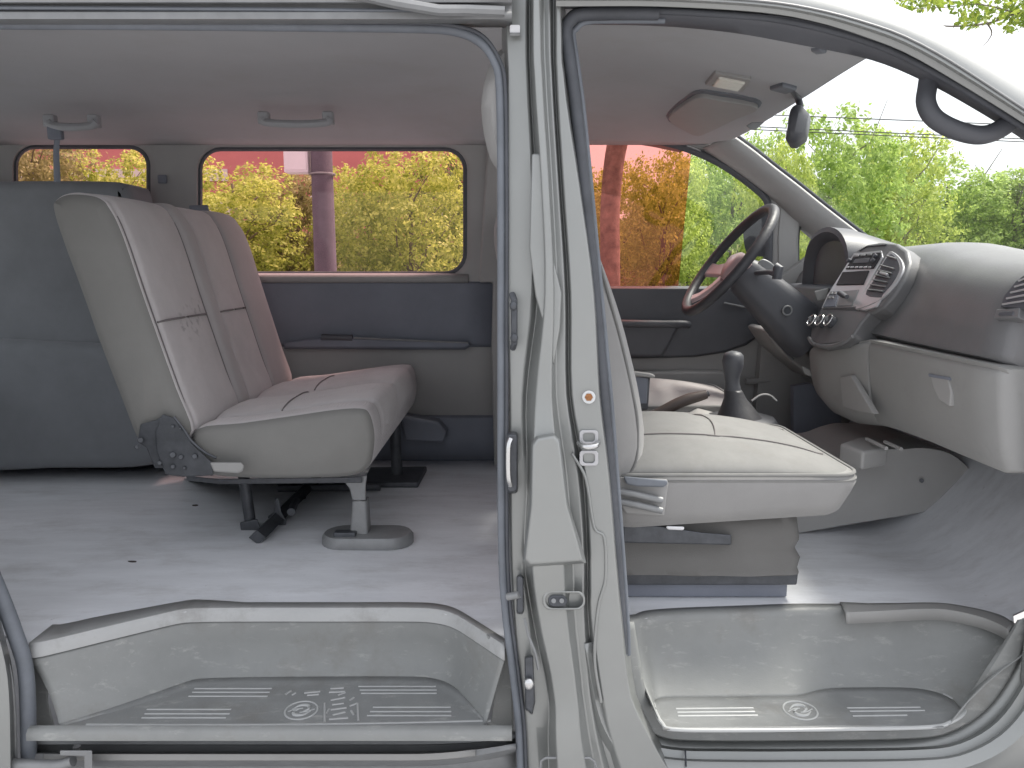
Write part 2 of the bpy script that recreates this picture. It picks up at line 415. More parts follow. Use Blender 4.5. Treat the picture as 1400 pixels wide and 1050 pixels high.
MB().grid(rows).build('pillar_skin', M['paint'], pil, bevel=.0025, bseg=2, angle=28)
# stepped reinforcement box on the pillar
bx = [(726, 606), (733, 596), (758, 592), (766, 600), (778, 690), (795, 745), (802, 770), (722, 775), (714, 768), (724, 690)]
MB().loft([[P(u, v, .03) for u, v in bx], [P(u, v, -.012) for u, v in bx], [P(750 + (u - 750) * .86, 690 + (v - 690) * .95, -.022) for u, v in bx]]).build('reinforcement_box', M['paint'], pil, bevel=.003)
# tall tapering rib in the upper half
rb = [(727, 210), (740, 210), (751, 330), (768, 400), (766, 448), (757, 500), (746, 452), (732, 405), (724, 340)]
MB().loft([[P(u, v, .04) for u, v in rb], [P(u, v, .016) for u, v in rb]]).build('pressed_rib', M['paint'], pil, bevel=.004)
for pts in ([(782, 620), (801, 655), (812, 720), (826, 735), (828, 790), (818, 830), (813, 900), (822, 960)],):
    MB().tube(cr([P(u, v, .026) for u, v in pts], 5), .003, 8).build('seam_ridge', M['paint'], pil)
# hardware along the pillar
MB().tube([P(700, 402, .03), P(703, 410, .02), P(703, 470, .02), P(701, 476, .03)], .006, 8).build('bumper_bracket', M['metal_dark'], pil)
for (u, v) in ((702, 418), (703, 462)): MB().ball(P(u, v, .012), .007, .007, .009).build('bracket_bolt', M['metal_dark'], pil)
MB().loft([[P(u, v, .05) for u, v in rrect(693, 590, 708, 675, 5)], [P(u, v, .012) for u, v in rrect(694, 594, 707, 672, 5)]]).build('contact_plate', M['metal_dark'], pil, bevel=.002)
MB().tube(cr([P(698, 600, .004), P(695, 612, -.004), P(695, 650, -.004), P(698, 664, .004)], 4), .0045, 8).build('contact_loop', M['chrome'], pil)
MB().loft([[P(u, v, .05) for u, v in rrect(706, 786, 716, 840, 4)], [P(u, v, .012) for u, v in rrect(707, 788, 715, 838, 4)]]).build('contact_plate', M['metal_dark'], pil, bevel=.002)
MB().cyl(P(694, 816, .02), P(710, 813, .01), .007).build('guide_pin', M['metal_grey'], pil)
MB().loft([[P(u, v, .05) for u, v in [(717, 898), (729, 896), (732, 960), (728, 978), (718, 970)]], [P(u, v, .008) for u, v in [(718, 900), (728, 898), (730, 958), (727, 974), (719, 968)]]]).build('latch_plate', M['metal_dark'], pil, bevel=.002)
MB().ball(P(723, 935, .0), .010, .008, .012).build('latch_hook', M['chrome'], pil)
MB().tube([P(717, 845, .03), P(722, 868, .02), P(731, 890, .02), P(736, 915, .02)], .003, 6).build('latch_rod', M['metal_grey'], pil)
MB().cyl(P(805, 543, .034), P(805, 543, .022), .0125).build('bolt_washer', M['chrome'], pil, bevel=.001)
MB().cyl(P(805, 543, .024), P(805, 543, .014), .0075, 6).build('rusty_bolt', M['rust'], pil)
for v0, v1 in ((588, 608), (616, 637)):
    o = rrect(792, v0, 818, v1, 5); i_ = rrect(797, v0 + 4, 813, v1 - 4, 4)
    MB().loft([[P(u, v, .03) for u, v in o], [P(u, v, .022) for u, v in o], [P(u, v, .022) for u, v in i_], [P(u, v, .045) for u, v in i_]]).build('striker_plate', M['silver'], pil, bevel=.0015)
MB().tube(cr([P(792, 606, .02), P(797, 610, .0), P(805, 611, -.006), P(815, 609, -.002), P(818, 606, .02)], 4), .0055, 10).build('door_striker', M['chrome'], pil)
o = rrect(742, 808, 800, 834, 11); i_ = rrect(746, 811, 797, 831, 10)
MB().loft([[P(u, v, .02) for u, v in o], [P(u, v, .002) for u, v in o], [P(u, v, .002) for u, v in i_], [P(u, v, .022) for u, v in i_]]).build('switch_recess', M['paint'], pil, bevel=.002)
MB().loft([[P(u, v, .02) for u, v in rrect(748, 813, 776, 830, 8)], [P(u, v, .0) for u, v in rrect(750, 814, 775, 829, 7)]]).build('door_switch', M['rubber'], pil, bevel=.002)
for u in (757, 768): MB().cyl(P(u, 821.5, .002), P(u, 821.5, -.006), .0045, 12).build('switch_button', M['metal_grey'], pil)
MB().loft([[P(u, v, .05) for u, v in rrect(697, 34, 711, 48, 2)], [P(u, v, .036) for u, v in rrect(697, 34, 711, 48, 2)]]).build('pillar_label', M['sign_white'], pil)
MB().tube([P(697, 47, .035), P(711, 47, .035)], .003, 6).build('label_stripe', M['metal_grey'], pil)
for q in ([(738, 1060), (740, 1040), (746, 1036), (806, 1036), (812, 1040), (820, 1060)],):
    MB().tube([P(u, v, .012) for u, v in q], .0028, 6).build('access_cover_edge', M['metal_grey'], pil)

# inner side of the pillar (trim) and belt-height cover
px = [(640, 205), (690, 205), (690, 640), (668, 640), (672, 470), (676, 300)]
MB().slab(XZ([(686, 40), (760, 40), (835, 640), (850, 850), (690, 850)], .12), .10, .125).build('pillar_inner_trim', M['trim_grey'], pil)
MB().loft([[P(u, v, y) for u, v in cr(q, 4, True)] for y, q in ((.16, [(676, 95), (690, 80), (698, 150), (690, 222), (672, 215), (664, 155)]), (.11, [(668, 92), (690, 70), (700, 150), (690, 230), (670, 216), (658, 150)]), (.075, [(680, 92), (692, 75), (700, 150), (692, 225), (682, 212), (672, 150)]))]).build('belt_cover', M['trim_grey'], pil, angle=60)

# ---- rubber seals --------------------------------------------------
def seal(name, px, y, wpx, m, closed=False, n=5, depth_=1.0, **kw):
    path = cr([P(u, v, y) for u, v in px], n, closed)
    return MB().tube(path, wpx * (y + D) / F / 2, 10, closed, sy=depth_).build(name, m, van, **kw)
sl = [(-420, 24), (-100, 30), (0, 33), (200, 34), (400, 36), (560, 38), (620, 42), (655, 56), (676, 82), (684, 120), (686, 250), (686, 450), (686, 640), (687, 760), (692, 840), (701, 910), (708, 970), (711, 1010), (713, 1070)]
seal('door_seal', sl, .055, 13, M['rubber_grey'], label='grey rubber seal round the sliding door opening')
seal('door_seal', [(u + 6, v - 6) if v < 60 else (u + 7, v) for u, v in sl[:]], .045, 5, M['rubber'], label='black seal lip beside the pillar')
fr = [(850, 893), (848, 840), (838, 700), (827, 560), (816, 440), (802, 290), (788, 150), (778, 75), (774, 45), (778, 30), (792, 20), (830, 18), (900, 18)]
fr2 = [(830, 15), (900, 15), (980, 19), (1060, 26), (1140, 43), (1220, 70), (1300, 112), (1370, 155), (1440, 202), (1500, 250)]
seal('door_seal', fr2, .05, 9, M['rubber'])
seal('door_seal', fr, .05, 17, M['rubber'], label='black rubber seal round the front door opening')
seal('door_seal', [(u + 9, v + (10 if v < 60 and u > 775 else 2)) for u, v in fr[:13]], .062, 8, M['rubber_grey'])
# weather strip lining under the roof edge at the front
edge = [(790, 32), (900, 34), (1000, 43), (1090, 59), (1190, 80), (1260, 108), (1330, 146), (1400, 190), (1480, 248)]
top = [(790, 12), (900, 12), (1000, 17), (1090, 25), (1190, 52), (1260, 80), (1330, 121), (1400, 167), (1480, 225)]
rowA = resample(cr([P(u, v, .045) for u, v in top], 5), 40); rowB = resample(cr([P(u, v, .085) for u, v in edge], 5), 40)
rowM = [a.lerp(b, .5) + Vector((0, -.006, -.002)) for a, b in zip(rowA, rowB)]
strip('windscreen_pillar_trim', [rowA, rowM, rowB, [p + Vector((0, .02, .02)) for p in rowB]], M['trim_black'], solid=.004, angle=60, label='dark trim along the front pillar and roof edge')
seal('door_seal', [(-80, 640), (-40, 720), (0, 812), (22, 870), (34, 910), (38, 960), (39, 1010), (41, 1075)], .05, 22, M['rubber_grey'])
seal('door_seal', [(-90, 690), (-40, 790), (-4, 870), (12, 910), (19, 960), (21, 1020), (22, 1075)], .035, 5, M['metal_grey'])

# ---- painted frame over the front door -----------------------------
outer = [(760, -60), (900, -60), (1040, -52), (1120, -32), (1190, -4), (1240, 14), (1300, 42), (1400, 104), (1500, 172)]
mid = [(760, -14), (900, -12), (1040, -4), (1120, 8), (1190, 26), (1240, 44), (1300, 76), (1400, 142), (1500, 210)]
inn = [(760, 8), (900, 8), (1040, 16), (1120, 30), (1190, 52), (1240, 72), (1300, 106), (1400, 168), (1500, 236)]
def crv(px, y, n=36): return resample(cr([P(u, v, y) for u, v in px], 5), n)
lerp2 = lambda a, b, t: [(p[0] + (q[0] - p[0]) * t, p[1] + (q[1] - p[1]) * t) for p, q in zip(a, b)]
strip('front_pillar', [crv(outer, .16), crv(outer, .07), crv(lerp2(outer, mid, .35), .018), crv(mid, -.004), crv(lerp2(mid, inn, .5), -.006), crv(lerp2(mid, inn, .62), .012), crv(inn, .016), crv(inn, .05)], M['paint'], solid=.003, bevel=.002, bseg=2, angle=32, label='champagne painted front pillar and roof edge')
MB().tube(crv(lerp2(mid, inn, .25), -.008), .0018, 6).build('gutter_line', M['metal_grey'], van)
# grab handle on the front pillar
hp = [(1272, 92), (1268, 118), (1266, 140), (1276, 160), (1300, 175), (1330, 184), (1352, 183), (1374, 172), (1390, 156), (1402, 142)]
MB().tube(cr([P(u, v, y) for (u, v), y in zip(hp, [.09, .085, .075, .068, .065, .065, .065, .068, .078, .09])], 5), .0165, 14).build('grab_handle', M['trim_black'], van, label='curved black grab handle on the front pillar')

# ---- floor, wells, sills --------------------------------------------
rim = [(-330, 990), (40, 884), (62, 882), (150, 861), (235, 841), (262, 837), (330, 836), (450, 836), (560, 836), (596, 838), (622, 845), (650, 862), (690, 888)]
RIM = [PZ(u, v, ZF) for u, v in rim[1:]]
rimF = [(846, 850), (868, 852), (885, 846), (930, 842), (1010, 839), (1090, 836), (1148, 836), (1240, 835), (1300, 838), (1350, 845), (1386, 856), (1410, 880)]
RIMF = [PZ(u, v, ZF) for u, v in rimF]
edge_pts = [Vector((-2.0, .12, ZF)), Vector((-1.02, .12, ZF))] + RIM + [Vector((.03, .14, ZF)), Vector((.17, .14, ZF))] + RIMF[1:-1] + [Vector((1.08, .2, ZF)), Vector((1.16, .2, ZF)), Vector((1.5, .2, ZF))]
def toe(x, z=0): 
    if x < 1.02: return ZF
    t = (x - 1.02) / .5; return ZF + .62 * t * t * (1.3 - .3 * t)
rows = []
near = resample(edge_pts, 160)
for t in (0, .02, .06, .12, .2, .3, .42, .55, .7, .85, 1):
    rows.append([Vector((p.x, p.y + (1.6 - p.y) * t, toe(p.x) + .0035 * noise.noise(Vector((p.x * 2.2, t * 5, 3))) * min(1, t * 8))) for p in near])
floor = MB().grid(rows).build('cabin_floor', M['carpet'], van, solid=.006, angle=70, label='scuffed pale grey vinyl floor')
# scuffs of dirt and a leaf scrap on the floor
def flat_blob(name, u, v, w, h, m, th=.002, z=ZF + .004):
    c = PZ(u, v, z); pts = []
    for k in range(9):
        a = 2 * math.pi * k / 9; q = random.uniform(.6, 1.1); pts.append((c.x + w * math.cos(a) * q, c.y + h * math.sin(a) * q))
    return MB().loft([[Vector((x, y, z - .003)) for x, y in pts], [Vector((x, y, z + th)) for x, y in pts]]).build(name, m)
for lab, a in (('dry dark leaf scrap nearer the bench on the van floor', (267, 691, .012, .006)), ('dry dark leaf scrap nearer the step on the van floor', (181, 768, .013, .005))):
    o = flat_blob('leaf_scrap', *a, M['shifter_brown']); o['label'] = lab; o['category'] = 'leaf'

# lip trim running along the rear step edge
def offs(pts, dy, dz): return [p + Vector((0, dy, dz)) for p in pts]
RL = resample(cr(RIM, 4), 70)
SW = part('rear_step', van, 'grey moulded plastic entry step below the sliding door')
ZT = .385
tread_px = [(56, 1003), (82, 994), (170, 966), (250, 938), (275, 932), (340, 930), (450, 929), (550, 929), (590, 931), (618, 941), (640, 962), (664, 990), (690, 998)]
TB = resample(cr([PZ(u, v, ZT) for u, v in tread_px[1:-1]], 4), 70)
lipd = [p + Vector((0, -.006, -.002)) for p in RL]
lip2 = [p + Vector((0, -.010, -.018)) for p in RL]
lip3 = [p + Vector((0, -.003, -.020)) for p in RL]
lip0 = [p + Vector((0, .03 + .05 * max(0, min(1, (-.60 - p.x) / .3)), .007)) for p in RL]
lip1 = [p + Vector((0, .002, .007)) for p in RL]
MB().grid([lip0, lip1, lipd, lip2, lip3]).build('step_lip', M['lip'], SW, solid=.002, angle=35)
wall = []
for t in (0, .06, .3, .6, .85, .95, 1.0):
    r = []
    for a, b in zip(lip3, TB):
        p = a.lerp(b, t if t < .9 else t)
        if .1 < t < .9: p = p + Vector((0, .012 * math.sin(math.pi * t), -.006 * math.sin(math.pi * t)))
        r.append(p)
    wall.append(r)
MB().grid(wall).build('step_riser', M['step'], SW, solid=.003, angle=70)
fr_edge = [PZ(82 + (664 - 82) * i / 69, 1001 - 3 * math.sin(math.pi * i / 69), ZT) for i in range(70)]
tr = []
for t in (0, .08, .2, .4, .6, .8, .93, 1):
    tr.append([a.lerp(b, t) + Vector((0, 0, .006 if t in (0, 1) else 0)) for a, b in zip(TB, fr_edge)])
MB().grid(tr).build('step_tread', M['step_dark'], SW, solid=.003, angle=50)
# lip in front of tread, then the outer face of the sill
f0 = fr_edge[0].y
fx0, fx1 = PZ(40, 1002, ZT).x, PZ(700, 1000, ZT).x
prof = [(f0 + .012, ZT - .002), (f0 + .004, ZT + .010), (f0 - .006, ZT + .009), (f0 - .011, ZT + .002), (f0 - .012, ZT - .009), (f0 - .002, ZT - .014)]
MB().grid([[Vector((fx0 + (fx1 - fx0) * i / 30, y, z)) for i in range(31)] for y, z in prof]).build('step_nosing', M['step'], SW, solid=.003, angle=50)
# end walls of the well left and right
def px_slab(name, px, y0, y1, m, parent, bevel=.004, **kw):
    return MB().loft([[P(u, v, y0) for u, v in px], [P(u, v, y1) for u, v in px]]).build(name, m, parent, bevel=bevel, **kw)
px_slab('step_end', [(30, 884), (64, 884), (66, 960), (74, 990), (86, 1003), (86, 1010), (30, 1010)], .105, .16, M['step'], SW)
px_slab('step_end', [(664, 866), (700, 890), (702, 1000), (655, 1000), (672, 985), (676, 940), (674, 890)], .105, .15, M['step'], SW)
# ribs on tread
def rib(u0, v0, u1, v1, z, parent, r=.0024, m=None):
    a = PZ(u0, v0, z + .0006); b = PZ(u1, v1, z + .0006)
    return MB().tube([a, a.lerp(b, .5), b], r, 8, sy=1).build('tread_rib', m or M['rib'], parent)
for i, (u0, u1, v) in enumerate(((266, 372, 942), (263, 369, 947), (258, 366, 952.5), (201, 316, 970.5), (198, 314, 976.5), (194, 309, 982))): rib(u0, v, u1, v, ZT, SW)
for u0, u1, v in ((490, 596, 939), (492, 597, 944), (494, 597, 948.5), (510, 616, 967.5), (506, 617, 973.5), (502, 617, 979)): rib(u0, v, u1, v, ZT, SW)
def emblem(u, v, w, z, parent):
    c = PZ(u, v, z); r = w / 2 * (c.y + D) / F
    mb = MB(); mb.ring(c + Vector((0, 0, .001)), (0, 0, 1), r, .0022, 40, 6)
    for s in (1, -1):
        pts = [Vector((r * (-.62) * s, r * .10 * s, 0)), Vector((r * -.2 * s, r * .52 * s, 0)), Vector((r * .30 * s, r * .50 * s, 0)), Vector((r * .42 * s, r * .12 * s, 0)), Vector((r * .10 * s, r * -.18 * s, 0))]
        mb.tube([c + Vector((0, 0, .001)) + p for p in cr(pts, 5)], [.0012 + .0026 * math.sin(math.pi * k / 20) for k in range(21)], 6)
        pts = [Vector((r * (-.8) * s, r * -.15 * s, 0)), Vector((r * -.35 * s, r * .15 * s, 0)), Vector((r * .05 * s, r * .22 * s, 0))]
        mb.tube([c + Vector((0, 0, .001)) + p for p in cr(pts, 5)], .0016, 6)
    return mb.build('step_emblem', M['rib'], parent)
emblem(412, 972, 47, ZT, SW)
# embossed characters beside the emblem
ch = MB()
for (u0, v0, u1, v1) in ((390, 950, 398, 945), (399, 951, 404, 948), (416, 948, 438, 946), (420, 951, 436, 950), (452, 942, 470, 941), (450, 947, 472, 946), (462, 951, 472, 947),
                         (444, 962, 444, 988), (452, 958, 472, 954), (454, 964, 470, 962), (452, 971, 474, 968), (455, 978, 472, 974), (450, 984, 476, 982), (478, 958, 484, 954), (478, 966, 488, 962), (489, 962, 490, 986), (480, 972, 484, 978), (446, 976, 450, 970)):
    ch.tube([PZ(u0, v0, ZT + .001), PZ(u1, v1, ZT + .001)], .0026, 6)
ch.build('embossed_lettering', M['lip'], SW)
bd = cr([PZ(u, v, ZT + .001) for u, v in ((118, 991), (300, 991.5), (480, 990), (655, 986), (661, 984), (645, 965), (624, 946), (600, 935))], 5)
MB().tube(bd, .0025, 6).build('tread_border', M['rib'], SW)

# outer sill below sliding door
us = [30 + i * (705 - 30) / 30 for i in range(31)]
def sag(u): return -8 * max(0, (u - 560) / 140) ** 2
sil = [[P(u, v + sag(u) * k, y) for u in us] for v, y, k in ((1003, .10, .4), (1010, .092, .7), (1014, .075, 1), (1017, .072, 1), (1018, .095, 1), (1028, .095, 1.4), (1031, .05, 1.6), (1039, .046, 2), (1042, .052, 2), (1047, .08, 2), (1075, .085, 2))]
strip('sill_panel', sil, M['metal_grey'], solid=.003, angle=30, label='grey metal sill with the lower sliding door track')
us2 = [60 + i * (650 - 60) / 24 for i in range(25)]
MB().grid([[P(u, v + sag(u) * 2, y) for u in us2] for v, y in ((1031, .052), (1031.5, .040), (1039, .038), (1040, .048))]).build('track_strip', M['dash_light'], van, solid=.002)
for u in (372, 396, 420, 446, 495, 568): MB().box(P(u, 1013, .088), (.016, .012, .006)).build('sill_chip', M['metal_dark'], van, bevel=.001)
# roller arm at the lower left
arm = part('door_roller_arm', van, 'grey steel roller arm in the lower door track')
MB().tube(cr([P(10, 1044, .02), P(50, 1046, .01), P(80, 1046, .01), P(100, 1040, .01)], 5), .011, 10).build('arm_bar', M['metal_grey'], arm)
MB().loft([[P(u, v, .03) for u, v in [(82, 1026), (126, 1026), (127, 1080), (116, 1080), (115, 1034), (82, 1033)]], [P(u, v, -.01) for u, v in [(82, 1026), (126, 1026), (127, 1080), (116, 1080), (115, 1034), (82, 1033)]]]).build('arm_bracket', M['metal_grey'], arm, bevel=.002)
MB().cyl(P(105, 1020, .02), P(105, 1027, .02), .007, 12).build('arm_bolt', M['chrome'], arm)

# body side behind the sliding door (left edge of frame and beyond)
bs = [(-60, 620), (-20, 730), (8, 850), (22, 905), (28, 960), (30, 1080)]
cA = resample(cr([P(u - 8, v, .05) for u, v in bs], 4), 24); cB = resample(cr([P(u - 16, v, .0) for u, v in bs], 4), 24); cC = resample(cr([P(u - 70, v, -.02) for u, v in bs], 4), 24)
strip('rear_quarter_panel', [cA, cB, cC, [Vector((-2.2, -.03, p.z)) for p in cC]], M['paint'], solid=.003, angle=50)
rs = part('rear_side_wall', van, 'rear side wall behind the sliding door opening')
MB().box((-1.66, .045, .68), (1.04, .13, .80)).build('wall_lower', M['trim_grey'], rs, bevel=.008)
for x0, x1 in ((-2.18, -2.02), (-1.24, -1.10)): MB().box(((x0 + x1) / 2, .045, 1.34), (x1 - x0, .11, .52)).build('wall_post', M['trim_grey'], rs, bevel=.008)
MB().box((-1.63, .05, 1.67), (1.06, .11, .14)).build('wall_rail', M['trim_grey'], rs, bevel=.008)
MB().box((-1.63, .04, 1.34), (.79, .006, .52)).build('quarter_glass', M['win_clear'], rs)
# tail end of the cabin
tg = part('tailgate', van, 'tailgate with a wide rear window')
MB().box((-2.10, .78, .74), (.06, 1.56, .56)).build('gate_panel', M['trim_grey'], tg, bevel=.01)
MB().box((-2.10, .78, 1.69), (.06, 1.56, .16)).build('gate_header', M['trim_grey'], tg, bevel=.01)
for y in (.07, 1.49): MB().box((-2.10, y, 1.315), (.058, .13, .59)).build('gate_post', M['trim_grey'], tg, bevel=.01)
MB().box((-2.10, .78, 1.315), (.006, 1.28, .59)).build('gate_glass', M['win_clear'], tg)

# ---- front step well --------------------------------------------------
SF = part('front_step', van, 'grey moulded plastic entry step below the front door opening')
RLF = resample(cr(RIMF, 4), 70)
tf = [(904, 990), (896, 972), (900, 958), (960, 956), (1040, 955), (1090, 954), (1128, 945), (1180, 943), (1250, 944), (1290, 953), (1310, 968), (1312, 980), (1296, 992)]
TBF = resample(cr([PZ(u, v, ZT) for u, v in tf], 4), 70)
l0 = offs(RLF, .03, .003); l1 = offs(RLF, .004, .006); l2 = offs(RLF, -.004, -.001); l3 = offs(RLF, -.006, -.008)
wall = [l0, l1, l2, l3]
for t in (.1, .3, .5, .7, .85, .95, 1): wall.append([a.lerp(b, t) + Vector((0, .02 * math.sin(math.pi * t), -.008 * math.sin(math.pi * t))) for a, b in zip(l3, TBF)])
MB().grid(wall).build('step_riser', M['step'], SF, solid=.003, angle=60)
ff = [PZ(906 + (1290 - 906) * i / 69, 999 - 3 * (i / 69), ZT) for i in range(70)]
MB().grid([[a.lerp(b, t) + Vector((0, 0, .004 if t in (0, 1) else 0)) for a, b in zip(TBF, ff)] for t in (0, .1, .3, .5, .7, .9, 1)]).build('step_tread', M['step_dark'], SF, solid=.003, angle=50)
MB().tube(cr([PZ(u, v, ZT + .002) for u, v in ((893, 960), (897, 975), (906, 990), (920, 997), (1000, 998.5), (1150, 997), (1270, 994), (1300, 987), (1318, 974), (1312, 962), (1290, 950))], 5), .004, 8).build('tread_border', M['rib'], SF)
for u0, u1, v in ((924, 1030, 969.5), (926, 1032, 974.5), (927, 1036, 979.5), (1158, 1258, 968.5), (1162, 1264, 973), (1166, 1240, 979.5)): rib(u0, v, u1, v - 1, ZT, SF)
emblem(1094, 972, 48, ZT, SF)
# front nosing, grey plastic
nose = [(846, 850), (850, 900), (856, 948), (872, 985), (900, 1006), (950, 1012), (1100, 1012), (1250, 1009), (1300, 1000), (1345, 972), (1380, 925), (1400, 880), (1412, 840)]
ni = [(866, 850), (874, 900), (882, 945), (894, 972), (912, 994), (952, 1000), (1100, 1000), (1250, 997), (1286, 990), (1316, 965), (1344, 922), (1372, 880), (1392, 848)]
strip('step_surround', [crv(ni, .13, 60), crv(ni, .10, 60), crv(lerp2(ni, nose, .15), .094, 60), crv(lerp2(ni, nose, .9), .088, 60), crv(nose, .093, 60), crv(nose, .11, 60)], M['step'], SF, solid=.003, angle=50)
px_slab('step_end', [(1372, 854), (1392, 860), (1440, 850), (1440, 930), (1384, 900)], .17, .20, M['step'], SF, bevel=.002)
# separate sill cover plate with its shut lines
sc = [(1148, 824), (1200, 826), (1280, 825), (1330, 832), (1368, 842), (1390, 855)]
scb = [(1156, 838), (1200, 836), (1280, 833), (1330, 841), (1362, 852), (1380, 862)]
scc = [(1156, 849), (1200, 848), (1280, 847), (1325, 853), (1358, 864), (1376, 872)]
A = resample(cr([PZ(u, v, ZF + .006) for u, v in sc], 5), 40); B = resample(cr([PZ(u, v, ZF + .012) for u, v in scb], 5), 40)
C_ = [b + Vector((0, -.006, -.022)) for b in B]
MB().grid([A, [a.lerp(b, .5) + Vector((0, 0, .003)) for a, b in zip(A, B)], B, C_]).build('sill_cover', M['dash_light'], SF, solid=.004, angle=40)
# painted sill and lower corner
po = [(838, 870), (840, 930), (852, 975), (876, 1008), (920, 1022), (1000, 1024), (1100, 1024), (1250, 1022), (1310, 1014), (1360, 985), (1396, 935), (1416, 880), (1430, 800)]
pq = [(800, 880), (812, 950), (828, 1000), (860, 1040), (920, 1054), (1000, 1058), (1100, 1058), (1260, 1056), (1330, 1046), (1392, 1010), (1440, 945), (1466, 880), (1490, 800)]
pr = [(760, 880), (770, 980), (790, 1060), (840, 1110), (920, 1120), (1000, 1120), (1100, 1120), (1270, 1120), (1380, 1110), (1450, 1060), (1510, 970), (1540, 880), (1560, 800)]
lv = lambda t: lerp2(po, pq, t)
strip('front_sill', [crv(nose, .105, 60), crv(po, .095, 60), crv(lv(.12), .07, 60), crv(lv(.45), .062, 60), crv(lv(.55), .045, 60), crv(lv(.82), .036, 60), crv(pq, .03, 60), crv(lerp2(pq, pr, .15), .045, 60), crv(pr, .05, 60)], M['paint'], solid=.003, angle=26, label='champagne painted sill below the front door opening')
MB().tube([P(937, 1026, .066), P(938, 1048, .032)], .0016, 6).build('sill_seam', M['rubber'], van)

# hinge pillar, fender and firewall beyond the right edge
MB().slab([(1.02, .45), (1.6, .45), (1.6, 1.32), (1.2, 1.36), (1.04, 1.44), (1.0, 1.3), (1.02, .8)], .03, .08).build('hinge_pillar', M['paint'], van, bevel=.008)
MB().box((1.31, .099, .9), (.44, .036, .8)).build('kick_panel', M['trim_grey'], van, bevel=.004)
MB().box((1.55, .78, .85), (.05, 1.6, .7)).build('firewall', M['trim_black'], van)

# ---- far side wall -----------------------------------------------------
YW = 1.50
def ring_wall(name, loops, m, parent, **kw):
    return MB().grid(loops, close_u=True).build(name, m, parent, **kw)
def outer_rect(inner, u0, v0, u1, v1):
    out = []; cu = sum(p[0] for p in inner) / len(inner); cv = sum(p[1] for p in inner) / len(inner)
    hw = max(abs(p[0] - cu) for p in inner); hh = max(abs(p[1] - cv) for p in inner)
    for u, v in inner:
        s = max(abs(u - cu) / hw, abs(v - cv) / hh); nu, nv = (u - cu) / hw / s, (v - cv) / hh / s
        out.append(((u0 + u1) / 2 + nu * (u1 - u0) / 2, (v0 + v1) / 2 + nv * (v1 - v0) / 2))
    return out
def rect_loop(u0, v0, u1, v1, n=7):
    return [(u0 + (u1 - u0) * k / n, v0) for k in range(n)] + [(u1, v0 + (v1 - v0) * k / n) for k in range(n)] + [(u1 + (u0 - u1) * k / n, v1) for k in range(n)] + [(u0, v1 + (v0 - v1) * k / n) for k in range(n)]
def grow(px, d):
    cu = sum(p[0] for p in px) / len(px); cv = sum(p[1] for p in px) / len(px); n = len(px); out = []
    for i in range(n):
        a = Vector(px[i - 1]); b = Vector(px[(i + 1) % n]); t = (b - a)
        nrm = Vector((t.y, -t.x)).normalized()
        if nrm.dot(Vector(px[i]) - Vector((cu, cv))) < 0: nrm = -nrm
        out.append((px[i][0] + nrm.x * d, px[i][1] + nrm.y * d))
    return out
def side_window(win, box, tint, label):
    w = part('side_window', van, label)
    L2 = lambda px, y: [P(u, v, y) for u, v in px]
    ob = outer_rect(win, *box)
    ring_wall('window_trim', [L2(grow(win, 3), YW + .06), L2(grow(win, 3), YW + .02), L2(grow(win, 7), YW + .004), L2(grow(win, 14), YW), L2(ob, YW)], M['trim_grey'], w, angle=60)
    ring_wall('window_seal', [L2(grow(win, -1), YW + .062), L2(grow(win, -1), YW + .02), L2(grow(win, 2), YW + .012), L2(grow(win, 6), YW + .014)], M['rubber'], w, angle=60)
    ring_wall('outer_skin', [L2(grow(win, -.5), YW + .066), L2(ob, YW + .07)], M['paint'], w)
    MB().loft([L2(grow(win, 2), YW + .045), L2(grow(win, 2), YW + .049)]).build('window_glass', tint, w)
    return w
WA = rrect(276, 206, 634, 372, 26, 7)
side_window(WA, (240, 176, 668, 386), M['win_tint'], 'large rose-tinted side window behind the bench seat')
WB = rrect(24, 203, 201, 372, 24, 7)
side_window(WB, (-30, 176, 240, 386), M['win_tint'], 'rear side window partly hidden by the folded seat')
WC = rrect(-330, 203, -80, 372, 24, 7)
side_window(WC, (-420, 176, -30, 386), M['win_tint'], 'rearmost side window near the tailgate')
# wall strip between windows and lining
rows = []
for v, y in ((206 - 60, 1.36), (150, 1.38), (164, 1.42), (172, 1.47), (178, YW)):
    rows.append([P(u, v, y) for u in range(-420, 760, 40)])
MB().grid(rows[1:]).build('cant_rail_trim', M['headliner'], van, solid=.004, angle=60)
# lower wall: pale ledge, slate panel, grey lower panel, kick strip
def wall_strip(name, u0, u1, prof, m, label=None, n=24, **kw):
    return MB().grid([[P(u0 + (u1 - u0) * i / n, v, y) for i in range(n + 1)] for v, y in prof]).build(name, m, van, solid=.004, label=label, **kw)
wall_strip('window_ledge', -420, 640, ((373, YW + .03), (375, YW + .005), (377, YW - .012), (381, YW - .016), (385, YW - .010), (387, YW + .004)), M['trim_grey'], 'pale ledge below the side windows', angle=60)
wall_strip('side_panel', -420, 674, ((385, YW + .002), (389, YW - .002), (430, YW + .004), (468, YW + .004), (474, YW + .01)), M['trim_dark'], 'slate blue side trim panel under the large window')
wall_strip('lower_side_panel', -420, 690, ((470, YW + .022), (476, YW + .02), (520, YW + .03), (572, YW + .045), (578, YW + .06)), M['trim_grey'])
wall_strip('kick_panel', -420, 700, ((566, YW + .05), (572, YW + .03), (600, YW + .03), (640, YW + .06)), M['trim_dark'])  # lower trim made slate-dark to carry the shade that falls on it
